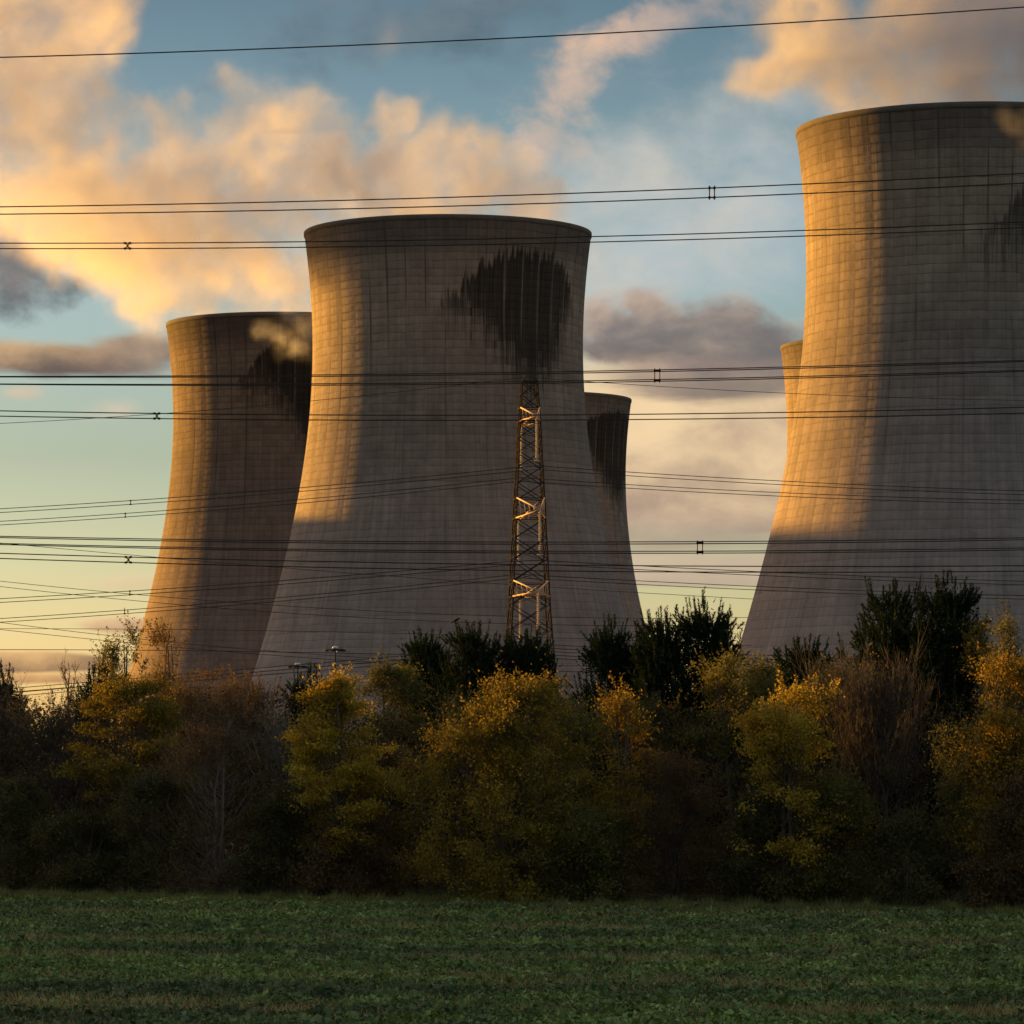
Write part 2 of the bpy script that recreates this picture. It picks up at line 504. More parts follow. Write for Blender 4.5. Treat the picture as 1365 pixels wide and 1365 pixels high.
TOP = 116.2
inner = plain('tower_inner', (0.16, 0.14, 0.12), 0.95)
rimmat = plain('rim_concrete', (0.12, 0.105, 0.095), 0.9, var=0.35, scale=0.4)
for px, Y, seed, th0, label, kw in (
        (597, 840, 11.0, 31, 'big pale cooling tower behind the lattice pylon, black soot patch under its rim', dict()),
        (1291, 701, 23.0, 31, 'largest cooling tower, cut by the right edge of the photo behind the tallest pine', dict(dz=-4.0, stain=0.82, rag=1.25)),
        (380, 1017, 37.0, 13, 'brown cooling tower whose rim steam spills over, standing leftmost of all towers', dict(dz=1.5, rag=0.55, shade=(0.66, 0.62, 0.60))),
        (711, 1230, 41.0, 56, 'small far cooling tower mostly hidden, peeping out right of the pylon tower', dict(wid=40, dz=2.0, rag=0.55)),
        (1191, 1070, 53.0, 36, 'sunlit sliver of a far cooling tower just left of the largest tower', dict())):
    X = (px - 682.5) * Y / F
    t = empty('cooling_tower', (X, Y, 0))
    tag(t, label, 'cooling tower', 'cooling towers of the power station')
    zz = np.linspace(0, TOP - 1.0, 116)
    v, f = lathe(np.stack([hyper(zz), zz], 1), 192)
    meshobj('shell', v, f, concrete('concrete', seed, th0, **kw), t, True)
    zi = np.linspace(TOP - 1.0, 40, 40)
    r0 = hyper(TOP - 1.0)
    prof = [(r0, TOP - 1.0), (r0 + 0.16, TOP - 0.9), (r0 + 0.20, TOP - 0.1), (r0 + 0.12, TOP), (r0 - 0.9, TOP), (r0 - 1.0, TOP - 0.1)]
    v, f = lathe(prof, 192)
    meshobj('rim', v, f, rimmat, t, True)
    v, f = lathe([(hyper(z_) - 0.95, z_) for z_ in zi], 96)
    meshobj('lining', v, f, inner, t, True)

# the station's boiler house, beyond the left edge of the view: its roof line casts the level shadow on the tower feet
bt = empty('boiler_house', (-332, 996, 0), -math.atan2(0.586, 0.81) + R(90))
tag(bt, 'long grey boiler house of the power station left of the towers', 'building')
g = Geo(); g.box(-75, 75, -18, 18, 0, 76)
g.build('walls', plain('grey_cladding', (0.25, 0.25, 0.26), 0.6), bt)
for k in range(6):
    g = Geo(); g.box(-70 + k * 24, -52 + k * 24, -18.3, -18.003, 52, 64)
    g.build('louvre', plain('louvre_grey', (0.10, 0.10, 0.11), 0.6), bt)


# ------------------------------------------------------------------ steam
def steam_material(name, dens, col, aniso):
    m = bpy.data.materials.new(name)
    m.use_nodes = True
    t = m.node_tree
    t.nodes.clear()
    n = NT(t)
    v = n.new('ShaderNodeVolumePrincipled')
    v.inputs['Color'].default_value = col + (1,)
    v.inputs['Density'].default_value = dens
    v.inputs['Anisotropy'].default_value = aniso
    v.inputs['Density Attribute'].default_value = 'density'
    t.links.new(v.outputs[0], n.new('ShaderNodeOutputMaterial').inputs['Volume'])
    return m


def steam(name, label, blobs, mat, voxel=1.0, warp=15.0, wscale=0.028, fray=1.75, soft=0.6, seed=0.0, step=4.0):
    """blobs: (px, py, radius px, depth): puffs along the drifting plume, frayed by turbulence"""
    vol = bpy.data.volumes.new(name)
    o = bpy.data.objects.new(name, vol)
    C.collection.objects.link(o)
    vol.render.step_size = step
    tag(o, label, 'steam plume', kind='stuff')
    pts = [(P(x, y, Y), r * Y / F) for x, y, r, Y in blobs]
    lo = Vector([min(p[i] - r * 1.35 for p, r in pts) for i in range(3)])
    hi = Vector([max(p[i] + r * 1.35 for p, r in pts) for i in range(3)])
    ng = bpy.data.node_groups.new(name, 'GeometryNodeTree')
    ng.interface.new_socket('Geometry', in_out='INPUT', socket_type='NodeSocketGeometry')
    ng.interface.new_socket('Geometry', in_out='OUTPUT', socket_type='NodeSocketGeometry')
    n = NT(ng)
    pos = n.new('GeometryNodeInputPosition').outputs[0]
    off = n.vm('ADD', pos, (seed * 31.0, seed * 17.0, seed * 7.0))
    wv = n.noise(off, wscale, 3, 0.55, color=True)
    wp = n.vm('ADD', pos, n.vm('MULTIPLY', n.vm('SUBTRACT', wv, (0.5, 0.5, 0.5)), (warp * 2, warp * 2, warp * 2)))
    f = None
    for p, r in pts:
        d = n.sub(1.0, n.div(n.vm('DISTANCE', wp, tuple(p), out='v'), r))
        if f is None:
            f = d
        else:
            mx = n.new('ShaderNodeMath', operation='SMOOTH_MAX')
            n.put(mx.inputs[0], f); n.put(mx.inputs[1], d); mx.inputs[2].default_value = 0.25
            f = mx.outputs[0]
    fb = n.noise(n.vm('ADD', off, n.vm('MULTIPLY', n.vm('SUBTRACT', wv, (0.5, 0.5, 0.5)), (9, 9, 9))), 0.05, 10, 0.63)
    dns = n.ss(n.add(f, n.mul(n.sub(fb, 0.55), fray)), 0.0, soft)
    fb2 = n.noise(n.vm('ADD', off, n.vm('MULTIPLY', wv, (20, 20, 20))), 0.15, 8, 0.66)
    dns = n.mul(dns, n.mul(n.lin(fb, 0.3, 0.75, 0.35, 1.3), n.ss(fb2, 0.34, 0.62, 0.06, 1.5)))
    vc = n.new('GeometryNodeVolumeCube')
    n.put(vc.inputs['Density'], dns)
    vc.inputs['Min'].default_value = lo
    vc.inputs['Max'].default_value = hi
    for k, ax in enumerate('XYZ'):
        vc.inputs['Resolution ' + ax].default_value = max(8, int((hi[k] - lo[k]) / voxel))
    sm = n.new('GeometryNodeSetMaterial')
    n.put(sm.inputs[0], vc.outputs[0])
    sm.inputs['Material'].default_value = mat
    vol.materials.append(mat)
    n.put(n.new('NodeGroupOutput').inputs[0], sm.outputs[0])
    md = o.modifiers.new('puffs', 'NODES')
    md.node_group = ng
    return o


white = steam_material('steam', 0.07, (0.855, 0.862, 0.94), 0.3)
dense = steam_material('dense_steam', 0.10, (0.77, 0.785, 0.87), 0.2)
faint = steam_material('faint_steam', 0.025, (0.88, 0.88, 0.93), 0.3)
thin = steam_material('thin_steam', 0.075, (0.84, 0.87, 1.0), 0.35)
steam('steam_plume', 'broad golden steam cloud streaming left from the tower behind the pylon', [
    (690, 285, 65, 838), (620, 250, 105, 840), (540, 250, 115, 842), (580, 175, 55, 842), (515, 130, 60, 842), (440, 240, 120, 845), (345, 190, 95, 848),
    (330, 290, 130, 850), (240, 270, 135, 852), (170, 320, 135, 855), (110, 220, 140, 858), (50, 130, 130, 862),
    (20, 20, 140, 866), (-70, 90, 150, 870), (110, 40, 90, 868), (-60, -70, 150, 874), (30, 230, 120, 862)], white, 0.8, seed=1.0, soft=0.42)
steam('steam_plume', 'lower golden steam bank above the leftmost cooling tower', [
    (400, 400, 70, 1017), (330, 385, 85, 1019), (260, 370, 90, 1022), (190, 370, 85, 1026), (140, 340, 80, 1030), (100, 290, 90, 1036)], white, 1.0, seed=2.0, soft=0.42)
steam('steam_plume', 'pinkish steam cloud rising over the largest cooling tower at the right edge', [
    (1300, 110, 90, 706), (1200, 80, 110, 708), (1100, 50, 100, 710), (1030, 95, 55, 712), (1130, 130, 60, 709), (1250, -10, 150, 712), (1380, 30, 160, 706), (1060, -30, 110, 716), (1480, 60, 130, 704)], dense, 0.75, seed=3.0, soft=0.5)
steam('steam_wisp', 'ragged wisp of steam curling over the rim of the leftmost tower', [
    (402, 438, 44, 975), (372, 452, 38, 975), (385, 422, 36, 978), (350, 445, 26, 975), (397, 472, 28, 972)], thin, 0.6, warp=6.0, wscale=0.08, fray=2.2, seed=4.0, step=2.0)
steam('steam_wisp', 'faint wisp of steam over the rim of the largest tower', [
    (1350, 165, 26, 655), (1370, 190, 30, 655), (1385, 150, 34, 657)], faint, 0.5, warp=5.0, wscale=0.08, fray=2.4, seed=5.0, step=2.0)


# ------------------------------------------------------------------ trees
def leaf_material(name, cols, trans=0.35, gloss=0.0, patch=False):
    """cols: dark..bright real leaf colours, picked leaf by leaf and clump by clump"""
    m = bpy.data.materials.new(name)
    m.use_nodes = True
    t = m.node_tree
    t.nodes.clear()
    n = NT(t)
    geo = n.new('ShaderNodeNewGeometry')
    o = n.new('ShaderNodeTexCoord').outputs['Object']
    k = n.add(n.mul(geo.outputs['Random Per Island'], 0.34), n.lin(n.noise(o, 1.1, 4, 0.6), 0.3, 0.7, 0.0, 0.66))
    c = n.ramp(k, [(i / (len(cols) - 1), x) for i, x in enumerate(cols)])
    if patch:
        x_, y_, z_ = n.xyz(o)
        pt = n.noise(n.comb(n.mul(x_, 0.07), n.mul(y_, 0.22)), 1.0, 5, 0.6)
        g_ = n.ss(pt, 0.36, 0.66, 0.62, 1.45)
        c = n.mix(1.0, c, n.comb(g_, g_, n.lin(pt, 0.3, 0.7, 0.8, 1.3)), 'MULTIPLY')
    d = n.new('ShaderNodeBsdfDiffuse')
    n.put(d.inputs[0], c)
    tr = n.new('ShaderNodeBsdfTranslucent')
    n.put(tr.inputs[0], n.mix(0.5, c, n.mix(1.0, c, (1.3, 1.3, 0.6), 'MULTIPLY')))
    mx = n.new('ShaderNodeMixShader')
    mx.inputs[0].default_value = trans
    t.links.new(d.outputs[0], mx.inputs[1])
    t.links.new(tr.outputs[0], mx.inputs[2])
    out = mx.outputs[0]
    if gloss:
        gl = n.new('ShaderNodeBsdfGlossy')
        gl.inputs['Roughness'].default_value = 0.55
        m2 = n.new('ShaderNodeMixShader')
        m2.inputs[0].default_value = gloss
        t.links.new(out, m2.inputs[1])
        t.links.new(gl.outputs[0], m2.inputs[2])
        out = m2.outputs[0]
    t.links.new(out, n.new('ShaderNodeOutputMaterial').inputs[0])
    return m


LM = {
    'gold': leaf_material('gold_leaf', [(0.0704, 0.0550, 0.0137), (0.2323, 0.1756, 0.0342), (0.4367, 0.3273, 0.0546)]),
    'yellow': leaf_material('yellow_leaf', [(0.1307, 0.0893, 0.0145), (0.3920, 0.2714, 0.0379), (0.5456, 0.4827, 0.0730)]),
    'amber': leaf_material('amber_leaf', [(0.0939, 0.0648, 0.0147), (0.2818, 0.1926, 0.0352), (0.4695, 0.3371, 0.0589)]),
    'olive': leaf_material('olive_leaf', [(0.0574, 0.0614, 0.0228), (0.1492, 0.1417, 0.0454), (0.2754, 0.2362, 0.0757)]),
    'brown': leaf_material('brown_leaf', [(0.0542, 0.0394, 0.0233), (0.1356, 0.0937, 0.0466), (0.2465, 0.1602, 0.0776)]),
    'russet': leaf_material('russet_leaf', [(0.0526, 0.0344, 0.0196), (0.1503, 0.0948, 0.0471), (0.2705, 0.1722, 0.0786)]),
    'dark': leaf_material('dark_leaf', [(0.0403, 0.0432, 0.0230), (0.0922, 0.0922, 0.0403), (0.1728, 0.1440, 0.0634)]),
    'pine': leaf_material('pine_needle', [(0.0103, 0.0178, 0.0089), (0.0190, 0.0357, 0.0161), (0.0345, 0.0552, 0.0232)], 0.12),
}
BARK = plain('bark', (0.10, 0.082, 0.066), 0.9, var=0.4, scale=6)
PALEBARK = plain('pale_bark', (0.20, 0.17, 0.14), 0.9, var=0.4, scale=5)
GREYBARK = plain('grey_bark', (0.085, 0.072, 0.060), 0.9, var=0.35, scale=5)
PINEBARK = plain('pine_bark', (0.06, 0.042, 0.03), 0.95, var=0.4, scale=5)


def unit(v):
    return v / np.maximum(np.linalg.norm(v, axis=-1, keepdims=True), 1e-9)


def leaves(rng, c, size, flat=0.4, aspect=0.62):
    """rhombic leaves centred at c (n,3)"""
    n = len(c)
    nrm = unit(rng.normal(size=(n, 3)) + np.array([0, 0, flat]))
    t = unit(np.cross(nrm, rng.normal(size=(n, 3))))
    b = np.cross(nrm, t)
    sz = np.asarray(size).reshape(-1, 1) * rng.uniform(0.6, 1.35, n)[:, None]
    v = np.stack([c - t * sz * 0.5, c + b * sz * aspect * 0.5 + nrm * sz * 0.10, c + t * sz * 0.5, c - b * sz * aspect * 0.5 + nrm * sz * 0.10], 1)
    return v.reshape(-1, 3), np.arange(n * 4).reshape(-1, 4)


def curve_pts(a, b, rng, lift=0.25, n=4, jit=0.08):
    """limb from a to b that leaves low and rises"""
    t = np.linspace(0, 1, n)[:, None]
    L = np.linalg.norm(b - a)
    mid = (a + b) / 2 + np.array([0, 0, -lift * L * 0.5]) + rng.normal(size=3) * L * jit
    return (1 - t) ** 2 * a + 2 * t * (1 - t) * mid + t * t * b


def leafy_tree(rng, H, Rr, leaf, bark, cb=0.12, prof='round', nc=160, nl=60, ls=0.12, sig=0.32, stems=2, sparse=0.0, zsq=0.6, tip=0.0):
    """returns Geo for trunk and arrays for crown"""
    ph = rng.uniform(0, 6.28, 6)

    def radius(h, a):
        if prof == 'round':
            r = np.sqrt(np.maximum(0.0, 1 - ((h - 0.52) / 0.50) ** 2))
        elif prof == 'shrub':
            r = np.sqrt(np.maximum(0.0, 1 - np.maximum(h - 0.30, 0) ** 2 / 0.49)) * (0.82 + 0.18 * np.minimum(1, h / 0.3))
        elif prof == 'cone':
            r = np.maximum(0.0, 1.0 - h) ** 0.75 * (0.35 + 0.65 * np.minimum(1, h / 0.25)) * 1.15
        else:
            r = np.sqrt(np.maximum(0.0, 1 - ((h - 0.48) / 0.54) ** 2)) ** 0.8 * (0.65 + 0.35 * np.sin(h * 9 + ph[5]))
        return r * (1 + 0.20 * np.sin(2 * a + ph[0] + 5 * h) + 0.16 * np.sin(3 * a + ph[1] - 9 * h) + 0.10 * np.sin(7 * a + ph[2] + 14 * h))

    h = rng.uniform(0, 1, nc) ** 0.9
    a = rng.uniform(0, 2 * math.pi, nc)
    u = rng.uniform(0.05, 1, nc) ** 0.42
    r = Rr * 0.93 * radius(h, a) * u
    z = H * (cb + (1 - cb) * h * 0.97)
    cc = np.stack([r * np.cos(a), r * np.sin(a), z], 1)
    nlobe = max(7, int(nc / 13))
    hl_ = rng.uniform(0, 1, nlobe) ** 0.9
    al_ = rng.uniform(0, 2 * math.pi, nlobe)
    rl_ = Rr * radius(hl_, al_) * rng.uniform(0.45, 1.0, nlobe) ** 0.6
    lob = np.stack([rl_ * np.cos(al_), rl_ * np.sin(al_), H * (cb + (1 - cb) * hl_ * 0.95)], 1)
    own = rng.integers(0, nlobe, nc)
    q_ = rng.normal(size=(nc, 3)) * np.array([0.20, 0.20, 0.085 if zsq < 0.5 else 0.13]) * (0.55 * Rr + 0.45)
    pull = rng.uniform(0, 1, nc) < 0.72
    cc[pull] = (lob[own] + q_)[pull]
    cc[:, 2] = np.clip(cc[:, 2], 0.05 * H, H * 0.985)
    wood = Geo()
    lean = rng.normal(size=(stems, 2)) * Rr * 0.22
    tops = []
    for k in range(stems):
        tk = np.linspace(0, 1, 7)
        p = np.stack([lean[k, 0] * tk ** 1.4 + (k - (stems - 1) / 2) * 0.12, lean[k, 1] * tk ** 1.4, H * 0.93 * tk], 1)
        p[1:-1, :2] += rng.normal(size=(5, 2)) * 0.07 * H / 8
        r0 = 0.016 * H * (0.85 if stems > 1 else 1.1)
        wood.path(p, r0 * (1 - 0.9 * tk) + 0.006, 7)
        tops.append(p)
    for q in cc:
        p = tops[rng.integers(stems)]
        rr = math.hypot(q[0], q[1])
        zb = max(0.08 * H, q[2] - 0.75 * rr - rng.uniform(0.2, 0.9))
        s0 = np.array([np.interp(zb, p[:, 2], p[:, 0]), np.interp(zb, p[:, 2], p[:, 1]), zb])
        c = curve_pts(s0, q, rng)
        k = 0.008 + 0.010 * min(1.0, rr / 3)
        wood.tubes(c[:-1], c[1:], np.linspace(k, 0.006, 4)[:-1], np.linspace(k, 0.006, 4)[1:], 4)
    # leaves: clumps hang together, with the clump's own density and flatness
    per = np.maximum(4, (nl * rng.uniform(0.35, 1.5, nc) * (1 - sparse * rng.uniform(0, 1, nc))).astype(int))
    idx = np.repeat(np.arange(nc), per)
    ss = sig * rng.uniform(0.7, 1.35, nc)[idx][:, None]
    pos = cc[idx] + rng.normal(size=(len(idx), 3)) * ss * np.array([1, 1, zsq])
    if tip:
        nt = int(len(idx) * tip)
        pk = rng.integers(0, nc, nt)
        pos = np.concatenate([pos, cc[pk] + np.stack([rng.normal(size=nt) * 0.1, rng.normal(size=nt) * 0.1, np.abs(rng.normal(size=nt)) * 0.55], 1)])
    pos = pos[pos[:, 2] > 0.05]
    # whippy shoots break the outline, a few leaves along each
    ns_ = 26 + nc // 6
    up_ = np.argsort(-cc[:, 2] - 0.35 * np.hypot(cc[:, 0], cc[:, 1]))[:max(10, nc // 3)]
    k = rng.choice(up_, ns_)
    out_ = unit(cc[k] * np.array([1, 1, 0.0]) + 1e-3)
    dv = unit(out_ * rng.uniform(0.0, 0.8, ns_)[:, None] + rng.normal(size=(ns_, 3)) * 0.22 + np.array([0, 0, 1.0]))
    ln_ = rng.uniform(0.35, 1.1, ns_) * (0.55 + 0.06 * H)
    wood.tubes(cc[k], cc[k] + dv * ln_[:, None], 0.009, 0.004, 3)
    q_ = np.repeat(np.arange(ns_), 16)
    pos = np.concatenate([pos, cc[k][q_] + dv[q_] * (ln_[q_] * rng.uniform(0.1, 1.0, len(q_)))[:, None] + rng.normal(size=(len(q_), 3)) * 0.06])
    # twig sprays poke out of the clumps
    k = rng.integers(0, nc, nc * 3)
    e = cc[k] + rng.normal(size=(nc * 3, 3)) * sig * 1.2 + np.array([0, 0, sig * 0.5])
    wood.tubes(cc[k], e, 0.006, 0.003, 3)
    return wood, leaves(rng, pos, ls)


def bare_tree(rng, H, Rr, n1=26, n2=7, n3=7, cb=0.2, up=0.55, leaf=0, ls=0.10, stems=1, thick=1.0, fork=0.0):
    wood = Geo()
    A, B, RA, RB, tips = [], [], [], [], []

    def branch(p, d, L, r, nseg, curl):
        pts = [p]
        for i in range(nseg):
            d = unit(d + rng.normal(size=3) * 0.13 + np.array([0, 0, curl]))
            q = pts[-1] + d * L / nseg
            A.append(pts[-1]); B.append(q)
            RA.append(r * (1 - 0.75 * i / nseg)); RB.append(r * (1 - 0.75 * (i + 1) / nseg))
            pts.append(q)
        return pts, d

    for s_ in range(stems):
        tk = np.linspace(0, 1, 8)
        ln = rng.normal(size=2) * Rr * (0.12 + 0.25 * (stems > 1))
        tp = np.stack([ln[0] * tk ** 1.3, ln[1] * tk ** 1.3, H * 0.86 * tk], 1)
        tp[1:, :2] += rng.normal(size=(7, 2)) * 0.10
        wood.path(tp, (0.014 * H * thick) * (1 - 0.9 * tk) + 0.008, 7)
        for k in range(n1 // stems):
            h = cb + (0.97 - cb) * rng.uniform(0, 1) ** 0.8
            p = np.array([np.interp(h * H * 0.86, tp[:, 2], tp[:, i]) for i in range(3)])
            a = rng.uniform(0, 6.28)
            room = math.sqrt(max(0.04, 1 - ((h - 0.42) / 0.62) ** 2))
            L = Rr * room * rng.uniform(0.75, 1.15)
            el = up + 0.5 * h
            d = np.array([math.cos(a) * math.cos(el), math.sin(a) * math.cos(el), math.sin(el)])
            L = min(L / max(0.35, math.cos(el)), (H - p[2]) / max(0.15, math.sin(el)) * 1.02)
            pts, d1 = branch(p, d, L, 0.030 * thick, 5, 0.10)
            for k2 in range(n2):
                i = rng.integers(1, 5)
                f = rng.uniform()
                q = pts[i] * (1 - f) + pts[i + 1] * f
                d2 = unit(d1 + rng.normal(size=3) * 0.55 + np.array([0, 0, 0.25]))
                L2 = L * rng.uniform(0.22, 0.5)
                p2, d3 = branch(q, d2, L2, 0.014 * thick, 3, 0.14)
                for k3 in range(n3):
                    i = rng.integers(0, 3)
                    f = rng.uniform()
                    q2 = p2[i] * (1 - f) + p2[i + 1] * f
                    p3, _ = branch(q2, unit(d3 + rng.normal(size=3) * 0.5 + np.array([0, 0, 0.35])), L2 * rng.uniform(0.3, 0.75), 0.008 * thick, 2, 0.15)
                    tips.append(p3[-1]); tips.append(p3[1])
    A, B, tips = np.array(A), np.array(B), np.array(tips)
    kz = H / np.quantile(B[:, 2], 0.998)
    kr = Rr / np.quantile(np.hypot(B[:, 0], B[:, 1]), 0.97)
    sc = np.array([kr, kr, kz])
    A, B, tips = A * sc, B * sc, tips * sc
    wood.v = [x_ * sc for x_ in wood.v]
    wood.tubes(A, B, np.array(RA), np.array(RB), 3)
    lv = None
    if leaf:
        k = rng.integers(0, len(tips), leaf)
        lv = leaves(rng, tips[k] + rng.normal(size=(leaf, 3)) * 0.06, ls)
    return wood, lv


def pine_tree(rng, H, Rr, whorls=17, per=9, cb=0.10, shoots=9, top=1.0, droop=0.0, npr=72):
    wood = Geo()
    tk = np.linspace(0, 1, 8)
    tp = np.stack([rng.normal() * 0.25 * tk, rng.normal() * 0.25 * tk, (H - 0.7) * tk], 1)
    wood.path(tp, 0.016 * H * (1 - 0.93 * tk) + 0.01, 7)
    S, D, LN = [], [], []                     # shoots: start, direction, length
    for w_ in range(whorls):
        h = cb + (1 - cb) * (w_ + rng.uniform(-0.4, 0.4)) / whorls
        h = min(max(h, cb), 0.97)
        prof = math.sqrt(max(0.02, 1 - (max(0, h - 0.30) / 0.72) ** 2)) * (0.75 + 0.25 * min(1, h / 0.3))
        for k in range(per):
            a = rng.uniform(0, 6.28)
            L = Rr * prof * rng.uniform(0.55, 1.1)
            rise = (0.30 + 0.75 * h) - droop
            h0 = h * (H - 0.7) - L * rise * 0.55
            h0 = max(h0, 0.06 * H)
            p0 = np.array([np.interp(h0, tp[:, 2], tp[:, 0]), np.interp(h0, tp[:, 2], tp[:, 1]), h0])
            out = np.array([math.cos(a), math.sin(a), 0])
            tt = np.linspace(0, 1, 6)[:, None]
            pts = p0 + out * L * tt + np.array([0, 0, 1.0]) * (L * rise * tt ** 1.7)
            over = (H - 0.75) - pts[:, 2].max()
            if over < 0:
                pts[:, 2] += over * tt[:, 0]
            wood.tubes(pts[:-1], pts[1:], np.linspace(0.030, 0.012, 5), np.linspace(0.026, 0.008, 5), 4)
            ns = max(3, int(shoots * (0.45 + L / 2.0)))
            for q in range(ns):
                f = rng.uniform(0.25, 1.0) ** 0.75
                b = np.array([np.interp(f, tt[:, 0], pts[:, i]) for i in range(3)])
                side = rng.normal(size=3) * np.array([0.5, 0.5, 0.12])
                d = unit(out * (0.28 + 0.30 * f) + side * 0.55 + np.array([0, 0, 1.0]))
                S.append(b + side * 0.5); D.append(d); LN.append(rng.uniform(0.35, 0.7))
            S.append(pts[-1]); D.append(unit(out * 0.2 + np.array([0, 0, 1.0]))); LN.append(rng.uniform(0.6, 1.05))
    for q in range(4):                        # leader candles
        S.append(tp[-1] + rng.normal(size=3) * np.array([0.2, 0.2, 0.1])); D.append(unit(np.array([rng.normal() * 0.1, rng.normal() * 0.1, 1.0]))); LN.append(rng.uniform(0.5, 0.8) * top)
    S, D, LN = np.array(S), np.array(D), np.array(LN)
    wood.tubes(S, S + D * LN[:, None] * 0.95, 0.014, 0.007, 3)
    n = len(S) * npr
    i = np.repeat(np.arange(len(S)), npr)
    f = rng.uniform(0.0, 1.0, n)
    rad = unit(np.cross(D[i], rng.normal(size=(n, 3))))
    dirn = unit(D[i] * 0.8 + rad * rng.uniform(0.4, 1.0, n)[:, None])
    ln = 0.185 * rng.uniform(0.7, 1.2, n)[:, None] * (1 - 0.4 * f[:, None])
    b = S[i] + D[i] * (LN[i] * f)[:, None]
    sd = unit(np.cross(dirn, rng.normal(size=(n, 3)))) * 0.015
    v = np.stack([b - sd, b + sd, b + dirn * ln], 1).reshape(-1, 3)
    # old inner needles hang in the crown's dark heart
    m_ = 15000
    i = rng.integers(0, len(S), m_)
    b = S[i] * np.array([0.8, 0.8, 1.0]) - np.array([0, 0, 0.3]) + rng.normal(size=(m_, 3)) * 0.3
    dirn = unit(rng.normal(size=(m_, 3)) + np.array([0, 0, 0.6]))
    sd = unit(np.cross(dirn, rng.normal(size=(m_, 3)))) * 0.03
    v = np.concatenate([v, np.stack([b - sd, b + sd, b + dirn * 0.28], 1).reshape(-1, 3)])
    return wood, (v, np.arange(len(v)).reshape(-1, 3))


def place_tree(name, cat, label, group, wood, lv, px, d, bark, leafmat, rz=0.0):
    dd = d + 8.5 - 17.5 * px / 1365.0
    t = empty(name, ((px - 682.5) * dd / F, dd, -0.05), rz)
    tag(t, label, cat, group)
    wood.build('trunk', bark, t, True)
    if lv is not None:
        meshobj('needles' if 'pine' in name else 'crown', lv[0], lv[1], leafmat, t)
    return t


def size(px, d, top, wid):
    dd = d + 8.5 - 17.5 * px / 1365.0
    return CAMZ + (HY - top) * dd / F, wid / 2 * dd / F


def copy_tree(o, loc, rz, sc, label, group):
    r = o.copy()
    C.collection.objects.link(r)
    r.location = loc
    r.rotation_euler = (0, 0, rz)
    r.scale = (sc, sc, sc)
    r['label'] = label
    r['group'] = group
    for ch in o.children:
        c = ch.copy()
        C.collection.objects.link(c)
        c.parent = r
    return r


